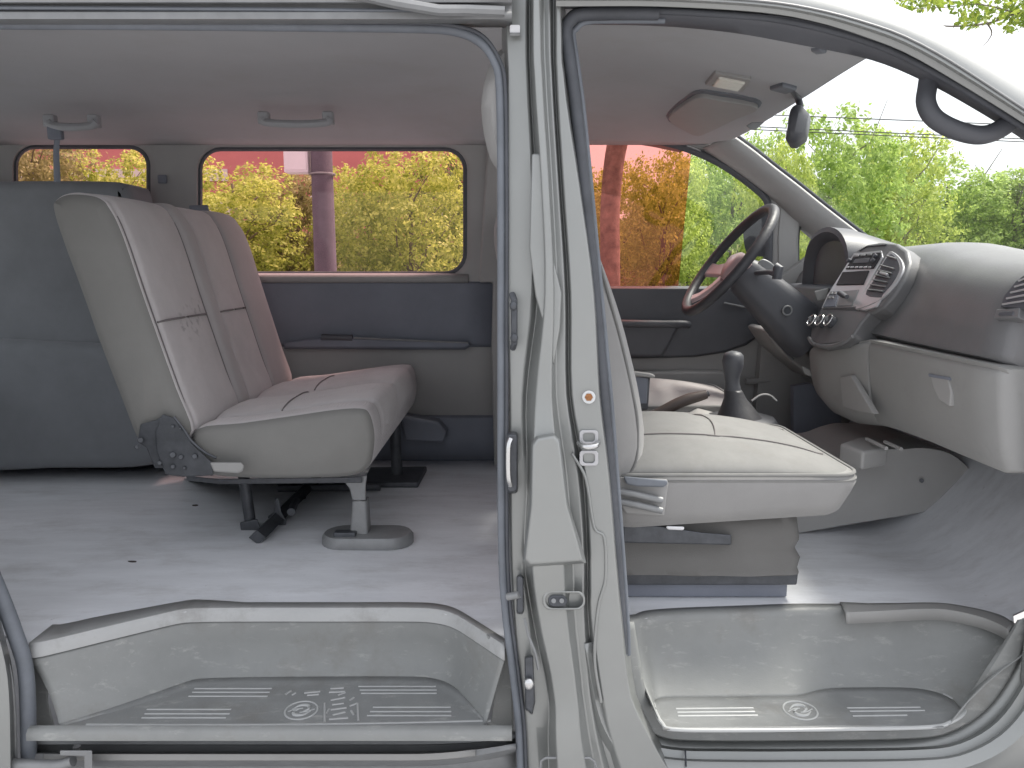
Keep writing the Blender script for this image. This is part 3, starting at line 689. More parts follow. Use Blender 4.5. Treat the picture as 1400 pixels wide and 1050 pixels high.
# armrest bar on that panel
ar = [(388, 468), (430, 462), (480, 460), (560, 464), (640, 468), (645, 472), (636, 478), (560, 478), (388, 477)]
MB().loft([[P(u, v, YW + .01) for u, v in ar], [P(u, v, YW - .028) for u, v in ar], [P(470 + (u - 470) * .985, 470 + (v - 470) * .6, YW - .04) for u, v in ar]]).build('panel_armrest', M['trim_dark'], van, bevel=.004)
MB().tube([P(440, 461, YW - .034), P(482, 462, YW - .034)], .012, 10).build('armrest_latch', M['trim_black'], van)
MB().tube([P(484, 462, YW - .04), P(640, 469, YW - .036)], .004, 8).build('armrest_edge', M['metal_grey'], van)
MB().slab(XZ([(655, 386), (668, 178), (766, 178), (766, 640), (676, 640), (672, 470), (674, 386)], YW), YW - .03, YW + .05).build('far_pillar_trim', M['trim_grey'], van, bevel=.008)
# far lower moulding beside the bench leg
MB().slab(XZ([(548, 566), (600, 574), (612, 588), (608, 602), (556, 600)], 1.5), 1.46, 1.56).build('floor_moulding', M['trim_dark'], van, bevel=.01)
# belt anchor and buckle seen over the bench
MB().box(P(222, 245, YW - .008), (.032, .01, .03)).build('belt_anchor_cover', M['trim_dark'], van, bevel=.004)
px_slab('belt_guide', [(258, 281), (284, 280), (287, 292), (262, 296)], 1.42, 1.46, M['trim_dark'], van)
def ceiling_handle(u0, u1, v):
    h = part('ceiling_grab_handle', van); yy = 1.12
    MB().tube(cr([P(u0, v - 6, yy), P(u0 + 7, v, yy), P((u0 + u1) / 2, v + 2, yy - .01), P(u1 - 7, v, yy), P(u1, v - 6, yy)], 5), .0125, 10, sy=1.2).build('handle_bar', M['headliner'], h)
    for u in (u0 + 3, u1 - 3): MB().box(P(u, v - 6, yy + .01), (.035, .03, .04)).build('handle_mount', M['headliner'], h, bevel=.006)
ceiling_handle(358, 452, 168); ceiling_handle(66, 132, 172)

# ---- folded third-row seat against the far wall -----------------------
F3 = part('folded_rear_seat', van, 'dark slate third-row seat folded up against the far wall')
def pad_loft(mb, y0, y1, px, yref, inset=.022, steps=4):
    xz = [Vector(p) for p in XZ(px, yref)]; cxz = sum(xz, Vector((0, 0))) / len(xz); loops = []
    for i in range(steps + 1):
        a = math.pi / 2 * i / steps; k = inset * (1 - math.sin(a)); y = y0 + inset * (1 - math.cos(a))
        loops.append((y, k))
    for i in range(steps + 1):
        a = math.pi / 2 * i / steps; k = inset * (1 - math.cos(a)); y = y1 - inset * (1 - math.sin(a))
        loops.append((y, k))
    res = []
    n = len(xz)
    for y, k in loops:
        lp = []
        for i, p in enumerate(xz):
            t = (xz[(i + 1) % n] - xz[i - 1]); nr = Vector((t.y, -t.x)).normalized()
            if nr.dot(cxz - p) < 0: nr = -nr
            q = p + nr * k; lp.append(Vector((q.x, y, q.y)))
        res.append(lp)
    return mb.loft(res)
pb = cr([(-330, 256), (-100, 248), (60, 246), (140, 247), (164, 250), (176, 262), (184, 330), (190, 420), (186, 470), (100, 478), (-100, 478), (-330, 470)], 4, True)
pad_loft(MB(), 1.27, 1.46, pb, 1.27, .035).build('backrest', M['fabric_dark'], F3, angle=70)
pc = cr([(-330, 470), (-100, 462), (60, 468), (180, 476), (222, 500), (238, 560), (236, 610), (200, 640), (60, 644), (-330, 646)], 4, True)
pad_loft(MB(), 1.22, 1.5, pc, 1.22, .05).build('seat_cushion', M['fabric_dark'], F3, angle=70)
MB().tube(cr([P(72, 166, 1.13), P(78, 182, 1.15), P(77, 208, 1.22), P(78, 240, 1.28), P(79, 256, 1.29)], 4), .012, 8, sy=.25).build('tie_strap', M['trim_dark'], F3)
MB().box(P(76, 182, 1.12), (.045, .02, .04)).build('strap_hook', M['trim_dark'], F3, bevel=.005)

# ---- bench seat ----------------------------------------------------------
BS = part('bench_seat', van, 'two-person grey fabric bench seat with dirty backrest')
y0b, y1b = .50, 1.385
def prof_at(y, table):
    for (a, va), (b, vb) in zip(table, table[1:]):
        if a <= y <= b: return va + (vb - va) * (y - a) / (b - a)
    return table[-1][1]
# front surface bulge across the width: bolsters, seams, inset panels
def bulge(y):
    t = (y - y0b) / (y1b - y0b); s = 0
    seams = (.035, .385, .48, .735)
    for q in seams: s -= .011 * math.exp(-((t - q) / .009) ** 2)
    s += .012 * math.exp(-((t - .4325) / .045) ** 4) + .016 * math.exp(-((t - .87) / .13) ** 4)
    for c0 in (.21, .61): s += .006 * math.exp(-((t - c0) / .15) ** 4)
    return s
Yt = sorted(set([y0b + (y1b - y0b) * i / 70 for i in range(71)] + [y0b + (y1b - y0b) * (q + d) for q in (.035, .385, .48, .735) for d in (-.012, -.006, 0, .006, .012)]))
def round_end(y, r=.03):
    d = min(y - y0b, y1b - y); return 0 if d >= r else r - math.sqrt(max(0, r * r - (r - d) ** 2))
fr_line = [(262, 590), (240, 530), (212, 452), (192, 395), (172, 335), (158, 300), (147, 281)]
bk_line = [(104, 262), (86, 263), (72, 270), (66, 284), (80, 330), (106, 400), (130, 468), (158, 540), (184, 604)]
bot_line = [(205, 612), (235, 608)]
frx = XZ(fr_line, y0b); bkx = XZ(bk_line, y0b); btx = XZ(bot_line, y0b)
topx = XZ([(140, 272), (126, 265)], y0b)
loops = []
for y in Yt:
    b = bulge(y); e = round_end(y); lp = []
    poly = [Vector(p) for p in frx + topx + bkx + btx]
    n = len(poly); cc = sum(poly, Vector((0, 0))) / n
    for i, p in enumerate(poly):
        t = (poly[(i + 1) % n] - poly[i - 1]); nr = Vector((t.y, -t.x)).normalized()
        if nr.dot(p - cc) < 0: nr = -nr
        d = -e
        if i < len(frx):
            w = math.sin(math.pi * min(1, max(0, (i + .6) / (len(frx) + .4)))) ** .5
            d += b * w
            # waist seam across inset panels
        elif i < len(frx) + 2: d += b * .6
        q = p + nr * d; lp.append(q)
    lp = cr(lp, 4, True)
    loops.append([Vector((q.x, y, q.y)) for q in lp])
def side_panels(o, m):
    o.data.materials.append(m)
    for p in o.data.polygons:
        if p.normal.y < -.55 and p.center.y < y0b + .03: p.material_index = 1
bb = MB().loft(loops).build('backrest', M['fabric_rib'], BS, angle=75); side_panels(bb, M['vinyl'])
bb.data.materials.append(M['fabric_bolster'])
for p in bb.data.polygons:
    t_ = (p.center.y - y0b) / (y1b - y0b)
    if p.material_index == 0 and (.385 < t_ < .48 or t_ > .735): p.material_index = 2
# cross seam lines on the two panels
def on_back(t, s):                            # t across, s up (0 bottom .. 1 top)
    y = y0b + (y1b - y0b) * t; q = resample([Vector(p) for p in frx], 50)[int(s * 49)]
    nr = Vector((.95, .32)); b = bulge(y) + .0035
    return Vector((q.x + nr.x * b, y, q.y + nr.y * b))
for t0, t1 in ((.04, .38), (.485, .73)):
    MB().tube([on_back(t0 + (t1 - t0) * i / 12, .5) for i in range(13)], .0028, 6).build('cross_seam', M['seam'], BS)
for q in (.035, .385, .48, .735):
    MB().tube([on_back(q, .04 + .92 * i / 30) for i in range(31)], .0022, 6).build('backrest_seam', M['seam'], BS)
# cushion
ct = [(268, 588), (330, 580), (400, 570), (455, 562), (490, 560), (503, 566)]
cf = [(510, 590), (510, 615), (503, 640)]
cb = [(480, 652), (420, 655), (340, 655), (280, 648), (262, 620)]
cx = [Vector(p) for p in XZ(ct + cf + cb, y0b)]
def cbulge(y):
    t = (y - y0b) / (y1b - y0b); s = 0
    for q in (.14, .48, .52, .86): s -= .010 * math.exp(-((t - q) / .010) ** 2)
    s += .004 * math.exp(-((t - .07) / .05) ** 4)
    for c0 in (.31, .69): s += .012 * math.exp(-((t - c0) / .14) ** 4)
    return s
loops = []
for y in Yt:
    b = cbulge(y); e = round_end(y, .016); lp = []; n = len(cx); cc = sum(cx, Vector((0, 0))) / n
    for i, p in enumerate(cx):
        t = (cx[(i + 1) % n] - cx[i - 1]); nr = Vector((t.y, -t.x)).normalized()
        if nr.dot(p - cc) < 0: nr = -nr
        d = -e + (b if i < len(ct) + 1 else 0)
        lp.append(p + nr * d)
    loops.append([Vector((q.x, y, q.y)) for q in cr(lp, 4, True)])
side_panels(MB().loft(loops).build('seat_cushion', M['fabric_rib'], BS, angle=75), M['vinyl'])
def on_cush(t, s):
    y = y0b + (y1b - y0b) * t; q = resample([Vector(p) for p in XZ(ct, y0b)], 50)[int(s * 49)]
    return Vector((q.x, y, q.y + cbulge(y) + .002))
for q in (.14, .48, .52, .86):
    MB().tube([on_cush(q, .05 + .9 * i / 20) for i in range(21)], .0022, 6).build('cushion_seam', M['seam'], BS)
for t0, t1 in ((.15, .47), (.53, .85)):
    MB().tube([on_cush(t0 + (t1 - t0) * i / 10, .42) for i in range(11)], .002, 6).build('cushion_seam', M['seam'], BS)
# recliner
RC = BS
px_slab('recliner_bracket', [(222, 566), (240, 572), (262, 606), (290, 632), (292, 650), (250, 652), (226, 648), (214, 618), (212, 590)], .478, .50, M['metal_dark'], RC, bevel=.003)
px_slab('recliner_arm', [(192, 580), (214, 574), (226, 566), (240, 600), (236, 640), (212, 640), (200, 612), (188, 604)], .486, .51, M['metal_dark'], RC, bevel=.003)
for u, v, r in ((236, 583, .006), (246, 586, .005), (236, 622, .011), (266, 624, .010), (247, 625, .009), (236, 638, .008), (218, 633, .008), (192, 602, .010), (187, 611, .008), (252, 640, .006)):
    MB().cyl(P(u, v, .486), P(u, v, .470), r * .7, 8).build('recliner_bolt', M['metal_dark'], RC, bevel=.0015)
MB().tube(cr([P(238, 570, .474), P(252, 588, .472), P(262, 603, .472), P(280, 618, .472), P(296, 626, .474)], 4), .0035, 6).build('recliner_cable', M['metal_dark'], RC)
px_slab('recliner_lever', [(287, 632), (330, 632), (334, 637), (332, 644), (326, 647), (292, 645)], .452, .474, M['dash_light'], RC, bevel=.004)
px_slab('seat_frame', [(254, 650), (300, 655), (495, 652), (495, 660), (300, 662), (256, 657)], .62, 1.3, M['metal_dark'], RC, bevel=.002)
# near front leg
g = .66
lg = part('front_leg', BS)
base = PZ(506, 760, ZF)
MB().loft([[P(u, v, g - .03) for u, v in [(465, 652), (502, 650), (500, 664), (500, 684), (482, 684), (478, 668)]], [P(u, v, g + .03) for u, v in [(465, 652), (502, 650), (500, 664), (500, 684), (482, 684), (478, 668)]]]).build('leg_bracket', M['metal_grey'], lg, bevel=.003)
pa, pb_ = P(493, 680, g), P(494, 762, g)
MB().tube([P(491, 660, g), P(492, 700, g)], .018, 12).build('leg_post', M['chrome'], lg)
def vbox_loop(p, hx, hy, r=.008, n=3):
    out = []
    for sx, sy, a0 in ((1, 1, 0), (-1, 1, 90), (-1, -1, 180), (1, -1, 270)):
        for k in range(n + 1):
            a = R(a0 + 90 * k / n); out.append(Vector(p) + Vector((sx * (hx - r) + r * math.cos(a), sy * (hy - r) + r * math.sin(a), 0)))
    return out
MB().loft([vbox_loop(P(493, 682, g), .020, .022), vbox_loop(Vector((pb_.x, pb_.y, ZF + .02)), .026, .028)]).build('leg_sleeve', M['metal_grey'], lg)
fc = Vector((P(504, 760, g).x, g + .0, ZF))
def stadium(c, hx, hy, z, n=10):
    out = []
    for k in range(n + 1):
        a = -math.pi / 2 + math.pi * k / n; out.append(Vector((c.x + hx - hy + hy * math.cos(a), c.y + hy * math.sin(a), z)))
    for k in range(n + 1):
        a = math.pi / 2 + math.pi * k / n; out.append(Vector((c.x - hx + hy + hy * math.cos(a), c.y + hy * math.sin(a), z)))
    return out
MB().loft([stadium(fc, .125, .062, ZF + .003), stadium(fc, .125, .062, ZF + .022), stadium(fc, .118, .055, ZF + .032), stadium(fc, .06, .03, ZF + .036)]).build('leg_foot', M['metal_grey'], lg, angle=35)
MB().box(fc + Vector((-.055, -.03, .036)), (.06, .03, .018)).build('foot_latch', M['metal_dark'], lg, bevel=.004)
# rear leg with floor catch
rl = part('rear_leg', BS)
g2 = .78
MB().tube([P(333, 650, g2), P(344, 725, g2)], .016, 12).build('leg_post', M['metal_dark'], rl)
MB().loft([[P(u, v, y) for u, v in [(328, 714), (352, 709), (356, 722), (366, 728), (360, 740), (352, 747), (336, 740), (330, 730)]] for y in (g2 - .025, g2 + .025)]).build('floor_catch', M['metal_dark'], rl, bevel=.004)
MB().loft([[P(u, v, y) for u, v in [(366, 706), (374, 700), (376, 682), (381, 680), (385, 700), (392, 712), (390, 726), (372, 728)]] for y in (g2 + .02, g2 + .05)]).build('catch_hook', M['metal_dark'], rl, bevel=.004)
ra, rb_ = PZ(352, 735, ZF + .02), PZ(432, 655, ZF + .02)
MB().tube([ra, rb_], .02, 4, sy=1.2).build('cross_rail', M['metal_dark'], rl, smooth=False)
MB().tube([PZ(398, 700, ZF + .05), PZ(404, 685, ZF + .05), PZ(414, 678, ZF + .05)], .012, 8).build('cross_clip', M['metal_dark'], rl)
MB().tube([PZ(380, 668, ZF + .02), PZ(520, 666, ZF + .02)], .012, 6).build('floor_strap', M['metal_dark'], rl)
# far legs
fl = part('front_leg', BS)
pf = PZ(543, 656, ZF)
MB().tube([pf + Vector((0, 0, .02)), pf + Vector((-.005, 0, .27))], .02, 12).build('leg_post', M['metal_dark'], fl)
MB().loft([[Vector((p.x, p.y, ZF + .002)) for p in q] for q in ([PZ(u, v, ZF) for u, v in ((496, 668), (572, 668), (584, 645), (506, 646))],)] + [[Vector((p.x, p.y, ZF + .022)) for p in [PZ(u, v, ZF) for u, v in ((496, 668), (572, 668), (584, 645), (506, 646))]]]).build('leg_foot', M['metal_dark'], fl, bevel=.006)

# ---- front passenger seat ---------------------------------------------------
PS = part('front_passenger_seat', van, 'pale grey fabric front seat on a skirted base')
ya, yz = .215, .73
def seat_cushion(ya, yz, x0, x1, ztop, zside):
    # domed cushion top: a crown profile from rear to front that dies away towards the sides
    fp = cr([Vector((0, .80)), Vector((.15, .95)), Vector((.3, 1.0)), Vector((.5, .93)), Vector((.7, .74)), Vector((.85, .48)), Vector((.95, .2)), Vector((1, 0))], 6)
    def fs(s):
        for a, b in zip(fp, fp[1:]):
            if s <= b.x: return a.y + (b.y - a.y) * (s - a.x) / max(1e-6, b.x - a.x)
        return 0
    loops = []; N = 40; r = .06
    for i in range(N + 1):
        t = .5 - .5 * math.cos(math.pi * i / N); y = ya + (yz - ya) * t; d = min(y - ya, yz - y)
        e = 0 if d > r else r - math.sqrt(max(0, r * r - (r - d) ** 2))
        w = max(0, math.sin(math.pi * t)) ** .5; lp = []; K = 30
        for k in range(K + 1):
            s = .5 - .5 * math.cos(math.pi * k / K); x = x0 + e * .6 + (x1 - e - x0 - e * .6) * s
            sm = .010 * math.exp(-((t - .25) / .022) ** 2) + .010 * math.exp(-((t - .75) / .022) ** 2) if .05 < s < .95 else 0
            sm += .008 * math.exp(-((s - .52 + .5 * (t - .5) ** 2) / .02) ** 2) * (1 if .25 < t < .75 else 0)
            lp.append(Vector((x, y, zside + (ztop - zside) * w * fs(s) - sm * .8 * w)))
        loops.append(lp)
    return loops
top = seat_cushion(ya, yz, .20, .735, .918, .842)
# close: add skirt ring
mb = MB(); mb.grid(top)
mb.build('cushion_top', M['fabric_light'], PS, angle=80)
# seam lines on top
def on_top(t, s):
    i = math.acos(1 - 2 * t) / math.pi * 40; k = math.acos(1 - 2 * s) / math.pi * 30
    i0 = min(39, int(i)); k0 = min(29, int(k)); a = top[i0]; b = top[i0 + 1]
    return a[k0].lerp(a[k0 + 1], k - k0).lerp(b[k0].lerp(b[k0 + 1], k - k0), i - i0) + Vector((0, 0, .0015))
for t in (.25, .75): MB().tube([on_top(t, .05 + .90 * i / 30) for i in range(31)], .0016, 6).build('cushion_seam', M['seam'], PS)
MB().tube([on_top(.25 + .5 * i / 20, .52 - .5 * (.25 + .5 * i / 20 - .5) ** 2) for i in range(21)], .0016, 6).build('cushion_seam', M['seam'], PS)
# side skirt of the cushion
def side_loop(dz_scale, ins, zoff):
    out = []
    a, b = ya + ins, yz - ins; x0, x1 = .20 + ins, .735 - ins
    r = .05
    for cx_, cy_, a0 in ((x1 - r, a + r, -90), (x1 - r, b - r, 0), (x0 + r, b - r, 90), (x0 + r, a + r, 180)):
        for k in range(7):
            q = R(a0 + 90 * k / 6); x = cx_ + r * math.cos(q); y = cy_ + r * math.sin(q)
            zb = .722 + max(0, (x - .45)) ** 2 * .55 if dz_scale else .842
            out.append(Vector((x, y, zb + zoff)))
    return out
z_a = [p for p in side_loop(0, -.004, 0)]; z_m = side_loop(0, -.008, -.02); z_b = side_loop(1, .0, .03); z_c = side_loop(1, .012, .0); z_d = side_loop(1, .05, -.005)
MB().loft([side_loop(0, .03, .006), z_a, z_m, [p.lerp(q, .5) for p, q in zip(z_m, z_b)], z_b, z_c, z_d]).build('cushion_side', M['fabric'], PS, angle=70)
MB().tube(z_a, .0042, 8, closed=True, ref=Vector((0, 0, 1))).build('cushion_piping', M['fabric_light'], PS)
MB().tube(side_loop(0, -.007, -.012), .0025, 8, closed=True, ref=Vector((0, 0, 1))).build('cushion_piping', M['fabric_light'], PS)
# backrest, mostly behind the pillar
loops = []
for i in range(25):
    y = ya - .005 + (yz - ya + .01) * i / 24; t = i / 24; e = .03 * (abs(2 * t - 1)) ** 6
    front = [(.262, .83), (.288, .90), (.276, 1.0), (.252, 1.10), (.222, 1.2), (.175, 1.32), (.125, 1.42), (.075, 1.47)]
    back = [(.03, 1.475), (-.02, 1.44), (-.01, 1.30), (.04, 1.12), (.08, .95), (.12, .84), (.17, .81)]
    bz = -.015 * math.sin(math.pi * t) + .01 * math.exp(-((t - .08) / .05) ** 2)
    lp = [Vector((x - e + bz, z - (e if z > 1.4 else 0))) for x, z in front] + [Vector((x + e, z - (e if z > 1.4 else 0))) for x, z in back]
    loops.append([Vector((q.x, y, q.y)) for q in cr(lp, 3, True)])
MB().loft(loops).build('backrest', M['fabric'], PS, angle=75)
MB().tube(cr([Vector((x + .004, ya + .004, z)) for x, z in [(.235, .83), (.258, .87), (.260, .95), (.247, 1.02), (.220, 1.13), (.175, 1.28)]], 5), .003, 8).build('backrest_piping', M['fabric_light'], PS)
loops = []
for i in range(13):
    t = i / 12; y = .34 + .26 * t; e = .02 * abs(2 * t - 1) ** 4
    loops.append([Vector((q.x, y, q.y)) for q in cr([Vector(p) for p in ((.03 - e, 1.50 + e), (.045 - e, 1.57), (.02 - e, 1.635 - e), (-.02, 1.65 - e), (-.05 + e, 1.62 - e), (-.045 + e, 1.53 + e), (-.01, 1.495 + e))], 4, True)])
MB().loft(loops).build('headrest', M['fabric'], PS, angle=75)
# levers
px_slab('side_cover', [(846, 652), (912, 655), (914, 661), (908, 705), (856, 702), (848, 690)], .203, .23, M['trim_grey'], PS, bevel=.003)
px_slab('recline_lever', [(852, 651), (912, 656), (913, 661), (908, 666), (872, 665), (856, 662)], .182, .205, M['rubber_grey'], PS, bevel=.004)
for v in (676, 690):
    MB().tube(cr([P(848, v - 4, .19), P(870, v, .186), P(905, v + 8, .19)], 5), .0075, 10).build('adjust_lever', M['metal_grey'], PS)
# skirted base
def base_loop(x0, x1, y0, y1, z, r=.02):
    out = []
    for cx_, cy_, a0 in ((x1 - r, y0 + r, -90), (x1 - r, y1 - r, 0), (x0 + r, y1 - r, 90), (x0 + r, y0 + r, 180)):
        for k in range(6):
            q = R(a0 + 90 * k / 5); out.append(Vector((cx_ + r * math.cos(q), cy_ + r * math.sin(q), z)))
    return out
def wob(lp, s, a): return [p + Vector((0, a * noise.noise(Vector((p.x * 9, p.y * 9, s))), .6 * a * noise.noise(Vector((p.x * 5, p.y * 5, s + 9))))) for p in lp]
bx0, bx1 = P(800, 780, .27).x, P(1091, 780, .27).x
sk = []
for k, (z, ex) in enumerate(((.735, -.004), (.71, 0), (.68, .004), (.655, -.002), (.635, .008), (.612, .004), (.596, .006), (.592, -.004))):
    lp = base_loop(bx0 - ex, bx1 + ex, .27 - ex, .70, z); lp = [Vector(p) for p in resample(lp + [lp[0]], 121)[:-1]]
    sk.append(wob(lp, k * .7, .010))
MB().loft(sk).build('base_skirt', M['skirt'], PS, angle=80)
MB().slab([(bx0, .565), (bx1 + .006, .565), (bx1 + .008, .597), (bx0, .597)], .285, .69).build('seat_rail', M['metal_dark'], PS, bevel=.004)
MB().slab([(bx0, .53), (bx1 - .01, .53), (bx1 - .01, .566), (bx0, .566)], .30, .69).build('seat_plinth', M['trim_dark'], PS, bevel=.003)
for u in (1086,): MB().box(P(u, 833, .30), (.03, .03, .02), Matrix.Rotation(.4, 3, 'Y')).build('rail_foot', M['chrome'], PS, bevel=.004)
for u in (1042, 1060): MB().cyl(P(u, 827, .30), P(u, 827, .29), .006, 8).build('rail_bolt', M['metal_grey'], PS)
px_slab('seat_pan', [(852, 712), (880, 716), (960, 728), (1000, 731), (1000, 745), (852, 742)], .235, .6, M['metal_dark'], PS, bevel=.003)
px_slab('pan_tag', [(910, 719), (936, 720), (935, 725), (912, 724)], .225, .236, M['sign_white'], PS)

# ---- driver seat, console box, brake, gear lever ----------------------------
DS = part('driver_seat', van, 'driver seat cushion behind the console')
top = seat_cushion(.98, 1.44, .20, .735, .900, .845)
MB().grid(top).build('cushion_top', M['fabric_bolster'], DS, angle=80)
lp = [base_loop(.20, .735, .98, 1.44, z, .05) for z in (.847, .80, .72)]
MB().loft(lp).build('cushion_side', M['fabric'], DS, angle=70)
MB().tube(lp[0], .0045, 8, closed=True, ref=Vector((0, 0, 1))).build('cushion_piping', M['fabric'], DS)
MB().loft([base_loop(.22, .66, 1.0, 1.42, z, .03) for z in (.72, ZF)]).build('seat_base', M['trim_dark'], DS)
loops = []
for i in range(17):
    y = .99 + .45 * i / 16; t = i / 16; e = .03 * abs(2 * t - 1) ** 6
    loops.append([Vector((q.x, y, q.y)) for q in cr([Vector(p) for p in ((.22 - e, .84), (.20 - e, 1.0), (.10 - e, 1.3), (.03, 1.45 - e), (-.04, 1.45 - e), (-.05 + e, 1.3), (.06 + e, .95), (.12, .82))], 4, True)])
MB().loft(loops).build('backrest', M['fabric'], DS, angle=75)
CB = part('console_box', van, 'black console box with a grey padded lid between the front seats')
MB().loft([[P(u, v, y) for u, v in [(835, 508), (889, 514), (886, 560), (835, 562)]] for y in (.82, .97)]).build('box_body', M['trim_black'], CB, bevel=.004)
lidp = [(830, 503), (888, 510), (896, 513), (895, 517), (886, 516), (830, 511)]
MB().loft([[P(u, v, .80) for u, v in lidp], [P(u, v, .99) for u, v in [(u - 4 , v) for u, v in lidp]]]).build('box_lid', M['trim_grey'], CB, bevel=.004)
px_slab('box_pocket', [(866, 514), (886, 517), (884, 552), (868, 552)], .812, .82, M['trim_dark'], CB, bevel=.002)
HB = part('parking_brake', van, 'dark parking brake lever behind the seat')
MB().tube(cr([P(880, 572, .82), P(905, 562, .82), P(935, 548, .82), P(966, 539, .82)], 4), [.012, .012, .013, .014, .015, .016, .017, .017, .017, .017, .016, .015, .013], 12).build('brake_grip', M['shifter_brown'], HB)
MB().cyl(P(966, 539, .82), P(969, 538, .82), .008, 12).build('brake_button', M['metal_dark'], HB)
GS = part('gear_lever', van, 'black gear lever with rubber boot')
yg = .86
def prof_px(pairs, yc, m, name, parent, sq=1.0, n=18):
    loops = []
    for u, v, w in pairs:
        c = P(u, v, yc); r = w * (yc + D) / F / 2
        loops.append([c + Vector((r * math.cos(2 * math.pi * k / n), r * sq * math.sin(2 * math.pi * k / n), 0)) for k in range(n)])
    return MB().loft(loops).build(name, m, parent, angle=70)
prof_px([(1003, 480, 8), (1003, 482, 20), (1003, 486, 27), (1002, 494, 29), (1002, 502, 27), (1001, 512, 22), (1001, 522, 19), (1002, 530, 21), (1002, 533, 22)], yg, M['trim_black'], 'lever_knob', GS)
prof_px([(1002, 533, 24), (1003, 536, 26), (1005, 544, 30), (1008, 556, 44), (1010, 566, 56), (1012, 578, 70)], yg, M['skin'], 'lever_boot', GS)
prof_px([(1012, 570, 92), (1012, 574, 98), (1014, 582, 106)], yg, M['trim_black'], 'boot_base', GS)

# engine cover / floor tunnel
TN = part('engine_cover', van, 'warm grey plastic engine cover between the front footwells')
tn = [(960, 752), (1090, 730), (1170, 716), (1250, 703), (1306, 692), (1330, 680), (1337, 664), (1330, 646), (1312, 628), (1292, 617), (1262, 612), (1235, 614), (1215, 614), (1190, 620), (1165, 629), (1140, 628), (1100, 612), (1040, 596), (960, 590)]
MB().loft([[P(u, v, .74) for u, v in cr(tn, 3, True)], [P(1150 + (u - 1150) * .995, 650 + (v - 650) * .985, .727) for u, v in cr(tn, 3, True)]][::-1] + [[P(u, v, .74) + Vector((0, .36, .0)) for u, v in cr(tn, 3, True)]]).build('cover_body', M['cover'], TN, angle=50)
for u, v in ((1260, 657), (1300, 680)): MB().cyl(P(u, v, .735), P(u, v, .720), .006, 12).build('cover_screw', M['metal_dark'], TN)
MB().loft([[p + Vector((0, 0, dz)) for p in (PZ(1148, 606, .80), PZ(1178, 596, .80), PZ(1215, 612, .80), PZ(1180, 618, .80))] for dz in (-.05, 0)]).build('cover_tray', M['cover'], TN, bevel=.008)
for (a, b) in (((1185, 600), (1212, 613)), ((1210, 604), (1232, 614))): MB().tube([PZ(*a, .815), PZ(*b, .815)], .005, 8).build('tray_ridge', M['cover'], TN)
MB().tube(cr([P(1028, 548, .9), P(1040, 540, .9), P(1052, 540, .9), P(1062, 548, .9)], 4), .003, 6).build('cover_cable', M['cover'], TN)

# ---- dashboard ----------------------------------------------------------------
DB = part('dashboard', van, 'charcoal dashboard over a warm grey glovebox')
def ysec_loft(name, secs, m, parent, n=3, closed=True, **kw):
    return MB().loft([[Vector((q.x, y, q.y)) for q in cr([Vector(p) for p in pts], n, True)] for y, pts in secs]).build(name, m, parent, **kw)
upper = lambda dx=0, dz=0: [(.972 + dx * .1, 1.085), (.955 + dx * .45, 1.13 + dz * .3), (.962 + dx, 1.19 + dz), (.985 + dx, 1.245 + dz), (1.015 + dx, 1.278 + dz), (1.06 + dx, 1.298 + dz), (1.15 + dx, 1.308 + dz * .9), (1.30 + dx * .8, 1.298 + dz * .3), (1.52, 1.265), (1.53, 1.08), (1.2, 1.06)]
secs = [(.115, [((x - 1.2) * .97 + 1.21, (z - 1.19) * .93 + 1.18) for x, z in upper(.01)]), (.13, upper(.004, -.016)), (.2, upper(0, -.014)), (.32, upper(.004, -.008)), (.42, upper(.012, .004)), (.5, upper(.026, .012)), (.57, upper(.045, .022)), (.63, upper(.065, .03)), (.70, upper(.08, .034)), (.8, upper(.085, .036)), (1.0, upper(.08, .03)), (1.2, upper(.07, .01)), (1.42, upper(.06, 0)), (1.47, upper(.06, 0))]
ysec_loft('dash_pad', secs, M['dash'], DB, angle=60)
# lower pale panel with glovebox
low = lambda dx=0, dzb=0: [(.957 + dx, 1.088), (.943 + dx, 1.078), (.938 + dx, 1.062), (.944 + dx, 1.0), (.958 + dx, .92), (.972 + dx, .885 + dzb), (1.0 + dx, .872 + dzb), (1.2, .90), (1.2, 1.06)]
secs = [(.105, [((x - 1.05) * .95 + 1.06, (z - .98) * .94 + .98) for x, z in low()]), (.118, low(.002)), (.2, low()), (.4, low()), (.55, low(0, -.004)), (.64, low(-.003, -.01))]
ysec_loft('glovebox', secs, M['dash_light'], DB, angle=60)
lowc = lambda dx, zt, zb: [(.95 + dx, zt), (.925 + dx, zt - .004), (.914 + dx, zt - .02), (.918 + dx, .98), (.93 + dx, zb + .05), (.955 + dx, zb + .008), (1.0 + dx, zb), (1.2, zb + .03), (1.2, 1.05)]
secs = [(.646, lowc(.022, 1.085, .862)), (.66, lowc(.018, 1.083, .855)), (.76, lowc(.006, 1.065, .84)), (.88, lowc(-.006, 1.045, .845)), (.97, lowc(-.006, 1.036, .87)), (.99, lowc(.01, 1.03, .885))]
ysec_loft('lower_console', secs, M['dash_light'], DB, angle=60)
# glovebox latch
px_slab_x = lambda name, px, x0, x1, m, parent, **kw: MB().loft([[PX(u, v, x0) for u, v in px], [PX(u, v, x0) + Vector((x1 - x0, 0, 0)) for u, v in px]]).build(name, m, parent, **kw)
px_slab_x('glovebox_latch', [(1271, 514), (1296, 518), (1300, 536), (1298, 556), (1284, 548), (1276, 532)], .937, .952, M['trim_grey'], DB, bevel=.003)
px_slab_x('latch_shadow_gap', [(1269, 511), (1298, 516), (1299, 520), (1270, 515)], .9365, .95, M['trim_dark'], DB)
px_slab_x('console_pocket', [(1148, 515), (1163, 513), (1194, 566), (1170, 562), (1152, 556)], .918, .935, M['trim_grey'], DB, bevel=.003)
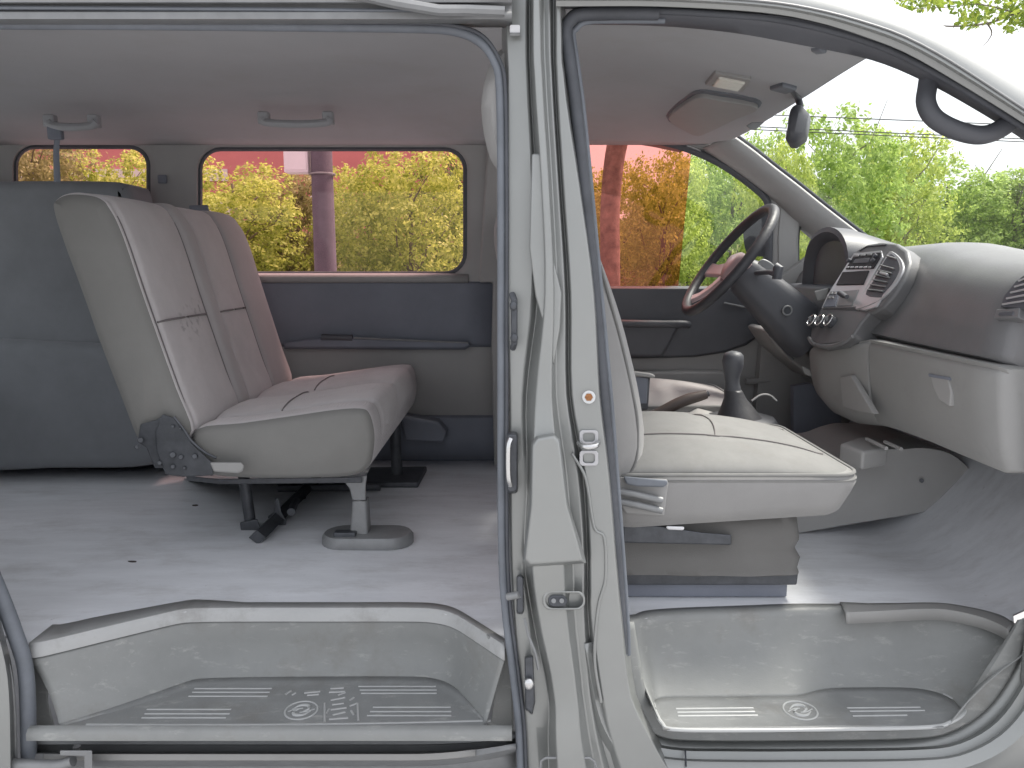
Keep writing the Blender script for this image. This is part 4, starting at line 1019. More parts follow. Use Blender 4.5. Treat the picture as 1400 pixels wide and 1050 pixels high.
# centre stack
ST = part('centre_stack', van, 'centre stack with radio, display, vent and three round knobs')
ptop = 1.318; 
def stk(u, v, off=0):                  # photo measurement onto the tilted face of the stack
    n = Vector((-.87, -.05, .49)).normalized(); p0 = Vector((.985, .81, 1.235)); d = ray(u, v)
    t = (p0 - CAM).dot(n) / d.dot(n); return CAM + d * t + n * off
def stack_pad(name, px, m, parent, t0=-.02, t1=.002, bevel=.0015, n=0, **kw):
    if n: px = cr(px, n, True)
    return MB().loft([[stk(u, v, t0) for u, v in px], [stk(u, v, t1) for u, v in px]]).build(name, m, parent, bevel=bevel, **kw)
hull = [(1172, 340), (1186, 333), (1205, 330), (1226, 332), (1240, 342), (1243, 358), (1236, 380), (1222, 402), (1206, 420), (1192, 428), (1166, 424), (1122, 424), (1132, 400), (1150, 370)]
MB().loft([[stk(u, v, -.13) + Vector((.06, 0, -.02)) for u, v in hull], [stk(u, v, -.03) for u, v in hull], [stk(u, v, -.006) for u, v in hull], [stk(1185 + (u - 1185) * .96, 380 + (v - 380) * .96, 0) for u, v in hull]]).build('stack_body', M['dash'], ST, angle=40, bevel=.004)
low2 = [(1122, 420), (1190, 424), (1176, 440), (1165, 458), (1150, 468), (1120, 472), (1106, 466), (1108, 448)]
MB().loft([[stk(u, v, -.16) for u, v in low2], [stk(u, v, -.002) for u, v in low2]]).build('stack_base', M['dash'], ST, bevel=.006)
MB().tube(cr([stk(u, v, 0) for u, v in ((1106, 462), (1112, 470), (1130, 474), (1150, 470), (1166, 460))], 4), .006, 8).build('stack_lip', M['dash'], ST)
bez = [(1168, 347), (1206, 343), (1208, 352), (1182, 400), (1176, 420), (1124, 422), (1132, 404)]
stack_pad('stack_bezel', bez, M['silver'], ST, -.02, .003)
stack_pad('radio', [(1170, 350), (1207, 346), (1205, 354), (1196, 368), (1158, 369)], M['screen'], ST, -.01, .006)
stack_pad('cassette_slot', [(1172, 356), (1192, 354), (1189, 361), (1168, 362)], M['trim_black'], ST, .004, .008)
for u, v in ((1164, 358), (1200, 352), (1197, 358)): MB().cyl(stk(u, v, .004), stk(u, v, .014), .006, 14).build('radio_knob', M['trim_black'], ST, bevel=.001)
for k in range(6): stack_pad('radio_button', [(1160 + k * 6, 366), (1164 + k * 6, 365.6), (1163 + k * 6, 368), (1159 + k * 6, 368.4)], M['silver'], ST, .004, .0085)
for k in range(3): stack_pad('radio_button', [(1171 + k * 9, 350.5 - k * .8), (1177 + k * 9, 350 - k * .8), (1176 + k * 9, 352.5 - k * .8), (1170 + k * 9, 353 - k * .8)], M['metal_grey'], ST, .004, .0085)
stack_pad('display', [(1154, 373), (1190, 371), (1182, 390), (1145, 391)], M['screen'], ST, -.01, .006)
stack_pad('switch_block', [(1138, 399), (1150, 399), (1144, 420), (1127, 421)], M['trim_dark'], ST, -.01, .006)
for k, (u, v) in enumerate(((1139, 402), (1144, 402), (1136, 408), (1141, 408))): stack_pad('rocker_switch', [(u - 2, v - 2), (u + 2, v - 2), (u + 1.4, v + 2), (u - 2.4, v + 2)], M['metal_grey'], ST, .004, .008)
stack_pad('lighter_panel', [(1152, 399), (1176, 397), (1167, 419), (1146, 420)], M['metal_grey'], ST, -.01, .0055)
MB().tube([stk(1156, 405, .004), stk(1157, 406, .022), stk(1170, 413, .03)], [.008, .008, .006], 10).build('lighter_plug', M['trim_black'], ST)
for u, v in ((1115, 441), (1126, 441), (1138, 441)):
    MB().cyl(stk(u, v, -.01), stk(u, v, .016), .0175, 24).build('heater_knob', M['trim_black'], ST, bevel=.0015)
    MB().ring(stk(u, v, .016), Vector((-.87, -.05, .49)), .0175, .0024, 28, 8).build('knob_ring', M['chrome'], ST)
    MB().box(stk(u, v, .018), (.008, .003, .02), Matrix.Rotation(-.5, 3, 'Y')).build('knob_pointer', M['metal_grey'], ST, bevel=.001)
vent_o = [(1218, 345), (1228, 349), (1236, 360), (1236, 372), (1226, 390), (1210, 407), (1196, 416), (1172, 424), (1176, 414), (1192, 386), (1208, 360)]
vent_i = [(1219, 349), (1227, 353), (1232, 362), (1232, 371), (1223, 388), (1209, 404), (1206, 408), (1186, 404), (1196, 386), (1208, 364)]
stack_pad('vent_bezel', vent_o, M['silver'], ST, -.02, .005, .002, 3)
stack_pad('vent_opening', vent_i, M['trim_black'], ST, -.01, .0062, .001, 3)
def lerp1(a, b, t): return (a[0] + (b[0] - a[0]) * t, a[1] + (b[1] - a[1]) * t)
for k in range(7):
    t = (k + .6) / 7.2; a = lerp1((1213, 354), (1188, 402), t); b = lerp1((1231, 360), (1209, 404), t)
    if k in (0,): a = (1216, 352); b = (1229, 356)
    MB().tube([stk(*a, .009), stk(*b, .009)], .0022, 6).build('vent_slat', M['metal_grey'], ST)
stack_pad('vent_tab', [(1209, 374), (1219, 377), (1217, 380), (1207, 377)], M['silver'], ST, .006, .014)
stack_pad('trim_wedge', [(1176, 424), (1196, 416), (1206, 410), (1200, 420), (1184, 425)], M['silver'], ST, -.01, .004)
# cowl over the gap lines on the stack top
MB().tube([stk(u, v, .001) for u, v in ((1176, 343), (1186, 337), (1212, 335))], .0025, 6).build('stack_groove', M['trim_black'], ST)
# passenger vent at the near end
PV = DB
vp = [(1372, 420), (1376, 408), (1392, 388), (1412, 372), (1450, 360), (1450, 424), (1400, 424)]
def facep(u, v, off=0):
    d = ray(u, v); n = Vector((-.94, 0, .35)).normalized(); p0 = Vector((.966, .16, 1.20)); t = (p0 - CAM).dot(n) / d.dot(n); return CAM + d * t + n * off
def fpad(name, px, m, t0, t1, bevel=.002): return MB().loft([[facep(u, v, t0) for u, v in px], [facep(u, v, t1) for u, v in px]]).build(name, m, DB, bevel=bevel)
fpad('vent_bezel', [(1371, 421), (1376, 406), (1392, 386), (1414, 370), (1420, 380), (1416, 424)], M['trim_black'], -.02, .006)
for k in range(5):
    v0 = 418 - k * 8; MB().tube([facep(1376 + k * 5.5, v0, .008), facep(1414, v0 - 6, .008)], .0022, 6).build('vent_slat', M['silver'], DB)
fpad('switch_bezel', [(1366, 424), (1398, 422), (1396, 436), (1362, 437)], M['dash'], -.02, .006)
fpad('switch_slot', [(1371, 428), (1391, 427), (1389, 433), (1369, 433)], M['trim_black'], 0, .008)
# instrument binnacle
BN = part('instrument_binnacle', van, 'black hooded instrument cluster behind the steering wheel')
def arch(w, h, x, y, z, n=18):
    return [Vector((x, y - w * math.cos(math.pi * k / n), z + h * math.sin(math.pi * k / n) ** .6)) for k in range(n + 1)]
def archfull(w, h, x, y, z, zb): return arch(w, h, x, y, z) + [Vector((x, y + w, zb)), Vector((x, y - w, zb))]
yb = 1.14
outer_l = [archfull(.17, .16, 1.0, yb, 1.225, 1.14), archfull(.18, .175, 1.005, yb, 1.225, 1.13), archfull(.185, .17, 1.06, yb, 1.225, 1.13), archfull(.19, .13, 1.2, yb, 1.22, 1.13), archfull(.19, .08, 1.34, yb, 1.22, 1.13)]
inner_l = [archfull(.158, .15, 1.01, yb, 1.222, 1.15), archfull(.15, .135, 1.03, yb, 1.222, 1.155)]
MB().loft([inner_l[1], inner_l[0], outer_l[0], outer_l[1], outer_l[2], outer_l[3], outer_l[4]]).build('binnacle_hood', M['trim_black'], BN, angle=45)
for dy in (): MB().ring(Vector((1.027, yb + dy, 1.26)), (-1, 0, .1), .045, .004, 28, 8).build('gauge_ring', M['metal_grey'], BN)
MB().slab([(.955, 1.10), (.985, 1.215), (1.1, 1.22), (1.1, 1.05)], .99, 1.42).build('driver_fascia', M['trim_black'], BN, bevel=.012)
px_slab('fascia_clip', [(1113, 398), (1134, 393), (1130, 410), (1118, 412)], 1.0, 1.05, M['dash_light'], BN, bevel=.004)

# ---- steering ----------------------------------------------------------------
SWH = part('steering_wheel', van, 'black steering wheel with grey spokes')
al = R(37); wn = Vector((-math.cos(al), 0, math.sin(al))); wt = Vector((math.sin(al), 0, math.cos(al))); wy = Vector((0, 1, 0))
W = P(996, 356, 1.15); RW = .203
MB().ring(W, wn, RW, .0165, 56, 12).build('wheel_rim', M['skin'], SWH)
def wpt(a, b, o=0): return W + wy * a + wt * b + wn * o
hub = [(-.065, .015), (-.055, .038), (0, .046), (.055, .038), (.065, .015), (.05, -.02), (.026, -.052), (0, -.058), (-.026, -.052), (-.05, -.02)]
MB().loft([[wpt(a * .7, b * .7, -.07) for a, b in cr(hub, 3, True)], [wpt(a, b, -.035) for a, b in cr(hub, 3, True)], [wpt(a * .95, b * .95, -.015) for a, b in cr(hub, 3, True)], [wpt(a * .6, b * .6, -.004) for a, b in cr(hub, 3, True)]]).build('wheel_hub', M['pink_lit_grey'], SWH, angle=60)
for a0, a1, wd in ((-170, 0, .03), (-10, 0, .03), (-55, 0, .022), (-125, 0, .022)):
    q = R(a0); dx, dz = math.cos(q), math.sin(q); px_ = Vector((-dz, dx))
    l = []
    for s, w_, o in ((.06, wd * 1.3, -.03), (.11, wd, -.028), (.16, wd * .85, -.02), (.20, wd * 1.1, -.004)):
        c = wpt(dx * s, dz * s, o); e = (wy * px_.x + wt * px_.y) * w_
        l.append([c - e - wn * .006, c + e - wn * .006, c + e * .8 + wn * .008, c - e * .8 + wn * .008])
    MB().loft(l).build('wheel_spoke', M['pink_lit_grey'], SWH, bevel=.004)
# column shroud
cl = []
for s, w_, h_ in ((.03, .045, .045), (.07, .062, .06), (.16, .07, .07), (.26, .085, .08), (.34, .09, .085)):
    c = W - wn * s + Vector((0, 0, -.012 * s / .1))
    cl.append([c + wy * (w_ * math.copysign(abs(math.cos(2 * math.pi * k / 20)) ** .6, math.cos(2 * math.pi * k / 20))) + wt * (h_ * math.copysign(abs(math.sin(2 * math.pi * k / 20)) ** .6, math.sin(2 * math.pi * k / 20))) for k in range(20)])
MB().loft(cl).build('steering_column', M['trim_black'], SWH, angle=50)
MB().ring(W - wn * .21 + wy * -.083 + Vector((0, -.004, -.03)), (0, -1, .0), .014, .003, 24, 8, ax=(1, 0, 0)).build('ignition_ring', M['metal_grey'], SWH)
MB().cyl(W - wn * .21 + wy * -.07 + Vector((0, 0, -.03)), W - wn * .21 + wy * -.088 + Vector((0, 0, -.03)), .011, 18).build('ignition_lock', M['metal_dark'], SWH)
MB().tube([W - wn * .08 + wy * -.05 + wt * .01, P(1052, 372, 1.02), P(1063, 375, .98)], [.008, .008, .012], 10).build('column_stalk', M['trim_black'], SWH)
MB().tube([P(1060, 363, .97), P(1064, 366, .965), P(1062, 382, .965)], [.011, .016, .014], 12).build('stalk_end', M['trim_black'], SWH)
MB().loft([[P(u, v, 1.10) for u, v in cr([(1036, 360), (1044, 354), (1058, 362), (1060, 374), (1048, 384), (1036, 376)], 3, True)], [P(u, v, 1.2) for u, v in cr([(1036, 360), (1044, 354), (1058, 362), (1060, 374), (1048, 384), (1036, 376)], 3, True)]]).build('column_switch', M['metal_grey'], SWH, bevel=.004)
# knee panel under the column and dark footwell
KP = part('driver_knee_panel', van, 'warm grey panel below the steering column')
MB().slab(XZ([(1046, 452), (1054, 448), (1080, 462), (1104, 482), (1126, 504), (1114, 520), (1092, 502), (1062, 476)], 1.25), 1.25, 1.46).build('knee_bolster', M['trim_grey'], KP, bevel=.008)
MB().tube(cr([P(1052, 458, 1.24), P(1068, 462, 1.24), P(1072, 478, 1.24), P(1084, 492, 1.24)], 4), .006, 8).build('wiring_loom', M['metal_grey'], KP)
MB().slab([(.90, .5), (1.56, .5), (1.56, 1.3), (1.1, 1.33), (.93, 1.2)], 1.46, 1.5).build('footwell_side', M['trim_grey'], KP)
px_slab('release_handle', [(1096, 500), (1104, 504), (1122, 512), (1118, 518), (1100, 512)], .99, 1.03, M['dash_light'], KP, bevel=.004)
MB().slab(XZ([(1085, 528), (1108, 524), (1150, 560), (1150, 640), (1085, 640)], 1.25), 1.25, 1.28).build('footwell_shade_sheet', M['trim_dark'], KP)  # dark sheet standing in for the shade inside the pedal footwell

# ---- far front door -------------------------------------------------------------
FD = part('far_front_door', van, 'driver door with black trim, armrest and half-filmed window')
WD = [(768, 186), (800, 187), (850, 190), (900, 197), (940, 208), (980, 226), (1012, 247), (1038, 268), (1046, 280), (1048, 300), (1047, 345), (1046, 380), (1044, 390), (1000, 392), (900, 392), (800, 392), (768, 392)]
WDs = cr(WD, 5, True); YD = 1.5
L3 = lambda px, y: [P(u, v, y) for u, v in px]
doorbox = [(u, v) for u, v in outer_rect(WDs, 700, 168, 1072, 402)]
ring_wall('window_frame', [L3(grow(WDs, -1), YD + .05), L3(grow(WDs, -1), YD + .01), L3(grow(WDs, 5), YD), L3(grow(WDs, 9), YD + .004), L3(grow(WDs, 10), YD + .02)], M['trim_black'], FD, angle=60)
ring_wall('door_frame', [L3(grow(WDs, 9), YD + .012), L3(grow(WDs, 14), YD + .006), L3(grow(WDs, 21), YD + .006), L3(grow(WDs, 23), YD + .05)], M['trim_grey'], FD, angle=50)
split_t, split_b = (946, 200), (927, 396)
def clip_left(px):
    out = []
    f_ = lambda p: (p[0] - split_b[0]) - (split_t[0] - split_b[0]) * (p[1] - split_b[1]) / (split_t[1] - split_b[1])
    n = len(px)
    for i in range(n):
        a, b = px[i], px[(i + 1) % n]; fa, fb = f_(a), f_(b)
        if fa <= 0: out.append(a)
        if fa * fb < 0: out.append(lerp1(a, b, fa / (fa - fb)))
    return out
MB().loft([L3(grow(WDs, 3), YD + .032), L3(grow(WDs, 3), YD + .036)]).build('door_glass', M['win_clear'], FD)
MB().loft([L3(clip_left(WDs), YD + .0285), L3(clip_left(WDs), YD + .0295)]).build('window_film', M['film'], FD, fix=True)
MB().slab(XZ([(700, 393), (1062, 393), (1078, 420), (1090, 470), (1092, 560), (1080, 640), (700, 640)], YD), YD + .015, YD + .06).build('door_panel', M['trim_grey'], FD, bevel=.01)
bt = [(700, 392), (1052, 393), (1062, 398), (1062, 420), (1054, 440), (1040, 458), (1020, 472), (990, 482), (950, 488), (880, 490), (700, 490)]
MB().loft([[P(u, v, YD + .03) for u, v in bt], [P(u, v, YD) for u, v in bt], [P(880 + (u - 880) * .985, 440 + (v - 440) * .96, YD - .012) for u, v in bt]]).build('door_trim', M['trim_black'], FD, angle=50, bevel=.004)
MB().tube(cr([P(790, 441, YD - .05), P(845, 442, YD - .055), P(900, 443, YD - .055), P(932, 443, YD - .05), P(941, 444, YD - .03)], 4), .014, 12).build('door_pull', M['trim_black'], FD)
MB().slab(XZ([(700, 440), (930, 444), (925, 452), (905, 488), (700, 488)], YD - .03), YD - .045, YD).build('door_armrest', M['trim_black'], FD, bevel=.012)
MB().tube([P(990, 414, YD - .02), P(1020, 420, YD - .02)], .004, 6).build('door_release', M['metal_grey'], FD)
MB().slab(XZ([(700, 506), (986, 506), (1000, 530), (996, 640), (700, 640)], YD), YD - .03, YD + .03).build('door_pocket', M['trim_grey'], FD, bevel=.01)
MB().tube(cr([P(1020, 522, YD - .04), P(1050, 520, YD - .03), P(1072, 524, YD - .02)], 4), .012, 8).build('pocket_edge', M['trim_grey'], FD)
# far windscreen pillar and quarter window
QP = part('far_windscreen_pillar', van, 'grey far windscreen pillar with small quarter window')
QW = cr([(1094, 306), (1100, 307), (1110, 318), (1124, 333), (1128, 345), (1124, 372), (1112, 386), (1096, 386), (1092, 372), (1091, 330)], 4, True)
LA = resample(cr([P(u, v, 1.43) for u, v in [(1001, 187), (1030, 208), (1060, 232), (1090, 255), (1130, 287), (1182, 327), (1230, 364)]], 5), 40)
LB = resample(cr([P(u, v, 1.50) for u, v in [(960, 203), (990, 222), (1024, 246), (1060, 274), (1082, 296), (1130, 338), (1190, 392)]], 5), 40)
MB().grid([[p + Vector((.02, .05, .01)) for p in LA], LA, [a.lerp(b, .3) + Vector((-.006, -.018, 0)) for a, b in zip(LA, LB)], [a.lerp(b, .75) + Vector((-.004, -.016, 0)) for a, b in zip(LA, LB)], LB, [p + Vector((0, .05, 0)) for p in LB]]).build('pillar_cover', M['trim_grey'], QP, solid=.004, angle=60)
MB().tube([p + Vector((.012, .012, .012)) for p in LA], .006, 8).build('windscreen_seal', M['rubber'], QP)
q_out = [(1068, 280), (1082, 286), (1104, 300), (1130, 322), (1150, 345), (1150, 372), (1146, 400), (1120, 410), (1080, 410), (1066, 380), (1064, 330)]
qo = []
cqu, cqv = 1108, 348
for u, v in QW:
    a = math.atan2(v - cqv, u - cqu); d = Vector((math.cos(a), math.sin(a))); best = None
    for i in range(len(q_out)):
        p, q = Vector(q_out[i]), Vector(q_out[(i + 1) % len(q_out)]); e = q - p; den = d.x * e.y - d.y * e.x
        if abs(den) < 1e-9: continue
        w = p - Vector((cqu, cqv)); t = (w.x * e.y - w.y * e.x) / den; s_ = (w.x * d.y - w.y * d.x) / den
        if t > 0 and -1e-6 <= s_ <= 1 + 1e-6: best = t if best is None else min(best, t)
    t = best or 40; qo.append((cqu + d.x * t, cqv + d.y * t))
ring_wall('quarter_frame', [L3(QW, YD + .05), L3(QW, YD + .01), L3(grow(QW, 3), YD - .004), L3(qo, YD + .0), L3(qo, YD + .05)], M['trim_grey'], QP, angle=50)
ring_wall('quarter_seal', [L3(grow(QW, -2), YD + .045), L3(grow(QW, -2), YD + .02), L3(grow(QW, 1), YD + .008)], M['rubber'], QP, angle=50)
MB().loft([L3(QW, YD + .03), L3(QW, YD + .034)]).build('quarter_glass', M['win_clear'], QP)
# outside mirror on the far door
EM = part('outside_mirror', van, 'black outside mirror on the far door')
mo = cr([(1018, 300), (1034, 294), (1054, 296), (1064, 306), (1066, 340), (1058, 350), (1030, 350), (1020, 344), (1016, 320)], 3, True)
MB().loft([[P(u, v, 1.66) for u, v in mo], [P(u + 2, v, 1.72) for u, v in mo], [P(1046 + (u - 1040) * .9, 324 + (v - 324) * .9, 1.82) for u, v in mo]]).build('mirror_shell', M['trim_black'], EM, angle=50)
MB().box(P(1062, 352, 1.62), (.06, .16, .03)).build('mirror_arm', M['trim_black'], EM, bevel=.008)
# toll tag on the windscreen
px_slab('windscreen_tag', [(1020, 172), (1028, 167), (1045, 167), (1034, 177), (1026, 177)], 1.03, 1.05, M['metal_grey'], van, bevel=.002)

# ---- windscreen -----------------------------------------------------------------
topE = resample(HEAD, 24); topE = [p + Vector((.012, 0, .006)) for p in topE]
botE = []
for i, p in enumerate(topE):
    t = i / 23; b = math.sin(math.pi * t) * .12
    botE.append(Vector((1.37 + b - .03 * (1 - t), p.y, 1.265)))
rows = []
for k in range(9):
    t = k / 8; rows.append([a.lerp(b, t) + Vector((.03, 0, .035)) * math.sin(math.pi * t) for a, b in zip(topE, botE)])
ws = MB().grid(rows).build('windscreen', M['win_clear'], van, solid=.004, label='clear curved windscreen')
MB().tube(topE, .006, 8).build('windscreen_seal', M['rubber'], van)

# ================================================================== outdoors
def sheet(name, x0, x1, y0, y1, z, m, nx=1, ny=1):
    return struct(MB().grid([[Vector((x0 + (x1 - x0) * i / nx, y0 + (y1 - y0) * j / ny, z)) for i in range(nx + 1)] for j in range(ny + 1)]).build(name, m))
sheet('ground', -400, 400, -400, 400, -.008, M['paving'])
sheet('road', -200, 200, -12, 6.5, 0, M['asphalt'])
sheet('lawn', -200, 200, 12, 60, .004, M['grass'])
kb = struct(MB().box((0, 6.6, .06), (400, .2, .13)).build('kerb', M['concrete'], bevel=.02))
# forecourt where the van stands
sheet('pavement', -30, 40, -14, 3.2, .004, M['paving'])

def crown_mesh(name, seed, w, h, n_clumps, per, leaf, m, lobes=17):
    rng = np.random.default_rng(seed)
    L_ = []
    for i in range(lobes):                       # rounded leaf masses spread over an egg-shaped crown
        a = i * 2.399 + rng.uniform(-.5, .5); t = (i + .5) / lobes; zz = -.34 + .72 * t + rng.uniform(-.06, .06)
        r = .36 * math.sqrt(max(.05, 1 - (zz / .48) ** 2)) * rng.uniform(.55, 1.1)
        L_.append((r * math.cos(a), r * math.sin(a), zz, rng.uniform(.12, .215)))
    L_.append((0, 0, .02, .24)); L_ = np.array(L_)
    pr = L_[:, 3] ** 2; pick = rng.choice(len(L_), n_clumps, p=pr / pr.sum())
    d = rng.normal(size=(n_clumps, 3)); d[:, 2] += .35; d /= np.linalg.norm(d, axis=1)[:, None]
    rad = L_[pick, 3] * rng.choice([1.0, .8, .55], n_clumps, p=[.6, .28, .12]) * rng.uniform(.9, 1.08, n_clumps)
    c = L_[pick, :3] + d * rad[:, None]
    c = np.repeat(c, per, 0) + rng.normal(size=(n_clumps * per, 3)) * .017; dn = np.repeat(d, per, 0)
    lo, hi = np.percentile(c, .5, axis=0), np.percentile(c, 99.5, axis=0)
    c = (c - (lo + hi) / 2) / (hi - lo) * np.array([w, w, h])
    n = len(c)
    nr = dn + rng.normal(size=(n, 3)) * .55; nr /= np.linalg.norm(nr, axis=1)[:, None]
    a1 = np.cross(nr, rng.normal(size=(n, 3))); a1 /= np.linalg.norm(a1, axis=1)[:, None]
    a2 = np.cross(nr, a1)
    s = leaf * rng.uniform(.6, 1.25, n)[:, None]
    v = np.stack([c - a1 * s, c + a2 * s * .5 + a1 * s * .1, c + a1 * s, c - a2 * s * .5 + a1 * s * .1], 1).reshape(-1, 3)
    me = bpy.data.meshes.new(name); me.vertices.add(len(v)); me.vertices.foreach_set('co', v.astype(np.float32).ravel())
    me.loops.add(n * 4); me.loops.foreach_set('vertex_index', np.arange(n * 4, dtype=np.int32)); me.polygons.add(n)
    me.polygons.foreach_set('loop_start', np.arange(0, n * 4, 4, dtype=np.int32)); me.polygons.foreach_set('loop_total', np.full(n, 4, dtype=np.int32))
    me.update(); me.validate(); me.materials.append(m); return me
def trunk_mesh(name, seed, h, r, spread):
    rng = random.Random(seed); mb = MB()
    n = 8; pts = []; x = y = 0
    for i in range(n):
        pts.append(Vector((x, y, h * i / (n - 1)))); x += rng.uniform(-.06, .06) * h * .3; y += rng.uniform(-.06, .06) * h * .3
    mb.tube(pts, [r * (1.25 - .8 * i / (n - 1)) for i in range(n)], 8)
    for k in range(9):
        a = rng.uniform(0, 6.28); z = rng.uniform(.3, .75); p = pts[int(z * (n - 1))]; q = [p]
        for i in range(1, 5): q.append(p + Vector((math.cos(a + .2 * i) * spread * i / 4, math.sin(a + .2 * i) * spread * i / 4, h * .12 * i * rng.uniform(.7, 1.1))))
        mb.tube(q, [r * .5, r * .38, r * .28, r * .18, r * .08], 6)
    me = mb.build('tmp', M['bark']); d = me.data; d.name = name; bpy.data.objects.remove(me); return d
kinds = {}
for kk, (m, seed) in {'yellow': ('leaf_yellow', 11), 'green': ('leaf_green', 23), 'dark': ('leaf_dark', 37), 'olive': ('leaf_olive', 51)}.items():
    kinds[kk] = (crown_mesh('crown_' + kk, seed, 1.0, 1.0, 1100, 15, .0165, M[m]), trunk_mesh('trunk_' + kk, seed, .95, .022, .34))
def tree(u, vtop, dist, wpx, kind, label, hfrac=.86, grp='broadleaf trees behind the van'):
    d = dist; s = (d + D) / F; x = (u - 700) * s; ht = HC + (363 - vtop) * s; w = wpx * s
    t = thing('broadleaf_tree', label, 'tree', (x, d, 0), grp)
    t.rotation_euler.z = random.uniform(0, 6.28)
    ch = ht * hfrac
    c = bpy.data.objects.new('crown', kinds[kind][0]); COL.objects.link(c); c.parent = t
    c.location = (0, 0, ht - ch * .5 ); c.scale = (w, w, ch * 1.0)
    k = bpy.data.objects.new('trunk', kinds[kind][1]); COL.objects.link(k); k.parent = t; k.scale = (w, w, ht * .92)
    return t
tree(60, 178, 21, 190, 'olive', 'dull olive tree seen through the rear side window left of the hanging strap')
tree(165, 214, 24, 170, 'yellow', 'yellow-green tree at the right end of the rear side window')
tree(330, 231, 20, 200, 'yellow', 'yellow-green tree at the left end of the large side window, left of the pole')
tree(405, 238, 22, 160, 'olive', 'dull tree immediately left of the concrete pole')
tree(508, 236, 21, 150, 'yellow', 'low yellow-green tree immediately right of the concrete pole')
tree(566, 213, 19, 190, 'yellow', 'tallest yellow-green tree in the large side window, right of the pole')
tree(632, 214, 25, 130, 'dark', 'darker tree at the right end of the large side window')
tree(840, 235, 23, 150, 'yellow', 'tree behind the leaning trunk in the filmed window', )
tree(905, 226, 18, 130, 'yellow', 'orange-looking tree in the middle of the filmed window')
tree(938, 208, 24, 110, 'yellow', 'tree at the edge of the orange window film')
tree(992, 196, 20, 150, 'green', 'fresh green tree behind the steering wheel in the clear glass')
tree(1060, 205, 17, 110, 'yellow', 'lime tree beside the far windscreen pillar under the interior mirror')
tree(1128, 168, 20, 180, 'green', 'tall lime green tree in the windscreen above the instrument hood')
tree(1200, 190, 23, 170, 'yellow', 'rounded lime tree in the windscreen above the centre stack')
tree(1285, 228, 27, 190, 'green', 'wide green tree in the windscreen below the grab handle')
tree(1370, 234, 25, 170, 'green', 'green tree at the right end of the windscreen beside the roof pillar')
tree(1480, 225, 24, 180, 'dark', 'dark tree beyond the right end of the dashboard')
# far-off wood
def mass(name, x0, x1, y, h, n, m, leaf=.3, seed=5, z0=0):
    rng = np.random.default_rng(seed)
    x = rng.uniform(x0, x1, n); hh = h * (.72 + .18 * np.sin(x * .9 + seed) + .1 * np.sin(x * 2.3))
    z = z0 + hh * rng.uniform(0, 1, n) ** .8; yy = y + rng.normal(size=n) * .9
    c = np.stack([x, yy, z], 1); a1 = rng.normal(size=(n, 3)); a1 /= np.linalg.norm(a1, axis=1)[:, None]
    a2 = np.cross(a1, rng.normal(size=(n, 3))); a2 /= np.linalg.norm(a2, axis=1)[:, None]
    s = leaf * rng.uniform(.6, 1.3, n)[:, None]
    v = np.stack([c - a1 * s, c + a2 * s * .5, c + a1 * s, c - a2 * s * .5], 1).reshape(-1, 3)
    me = bpy.data.meshes.new(name); me.vertices.add(len(v)); me.vertices.foreach_set('co', v.astype(np.float32).ravel())
    me.loops.add(n * 4); me.loops.foreach_set('vertex_index', np.arange(n * 4, dtype=np.int32)); me.polygons.add(n)
    me.polygons.foreach_set('loop_start', np.arange(0, n * 4, 4, dtype=np.int32)); me.polygons.foreach_set('loop_total', np.full(n, 4, dtype=np.int32))
    me.update(); me.materials.append(m); o = bpy.data.objects.new(name, me); COL.objects.link(o); o['kind'] = 'stuff'; return o
mass('distant_wood', 2, 48, 38, 5.2, 30000, M['leaf_green'], .30, 5)
mass('undergrowth', -26, 30, 26.5, 2.4, 30000, M['leaf_olive'], .16, 8)

# red building behind the trees, with pale band
RB = thing('red_building', 'long red-walled building with a pale band behind the trees', 'building', (-20, 46, 0))
def lbox(name, c, s, m, parent, **kw): return MB().box(c, s).build(name, m, parent, **kw)
lbox('wall', (-5, 4, 6), (56, 8, 12), M['red_wall'], RB)
lbox('pale_band', (-14, -.06, 6.6), (34, .1, .7), M['white_wall'], RB)
for i in range(9): lbox('wall_pilaster', (-31 + i * 6.5, -.05, 6), (.22, .14, 12), M['white_wall'] if i % 3 == 0 else M['red_wall'], RB)
lbox('parapet', (-5, 4, 12.15), (56.4, 8.4, .3), M['white_wall'], RB)
for i in range(7): lbox('window', (-26 + i * 7, -.04, 4.3), (2.2, .12, 1.6), M['white_wall'], RB)

# concrete pole with white box
dpo = 8.5; s = (dpo + D) / F
CPo = thing('concrete_pole', 'round grey concrete pole standing outside the large side window', 'pole', ((448 - 700) * s, dpo, 0))
MB().tube([(0, 0, 0), (0, 0, 8)], [.145, .105], 20, ref=Vector((0, 1, 0))).build('pole_shaft', M['concrete'], CPo)
sb = part('pole_cabinet', CPo); 
MB().box((-.30, .02, HC + (363 - 200) * s), (.30, .22, .80)).build('cabinet_body', M['sign_white'], sb, bevel=.015)
MB().box((-.30, -.093, HC + (363 - 200) * s), (.26, .012, .74)).build('cabinet_door', M['sign_white'], sb, bevel=.004)
for z in (2.4, 3.0): MB().tube([Vector((.155 * math.cos(a), .155 * math.sin(a), z)) for a in [2 * math.pi * k / 20 for k in range(20)]], .012, 6, closed=True, ref=Vector((0, 0, 1))).build('clamp_band', M['metal_grey'], CPo)

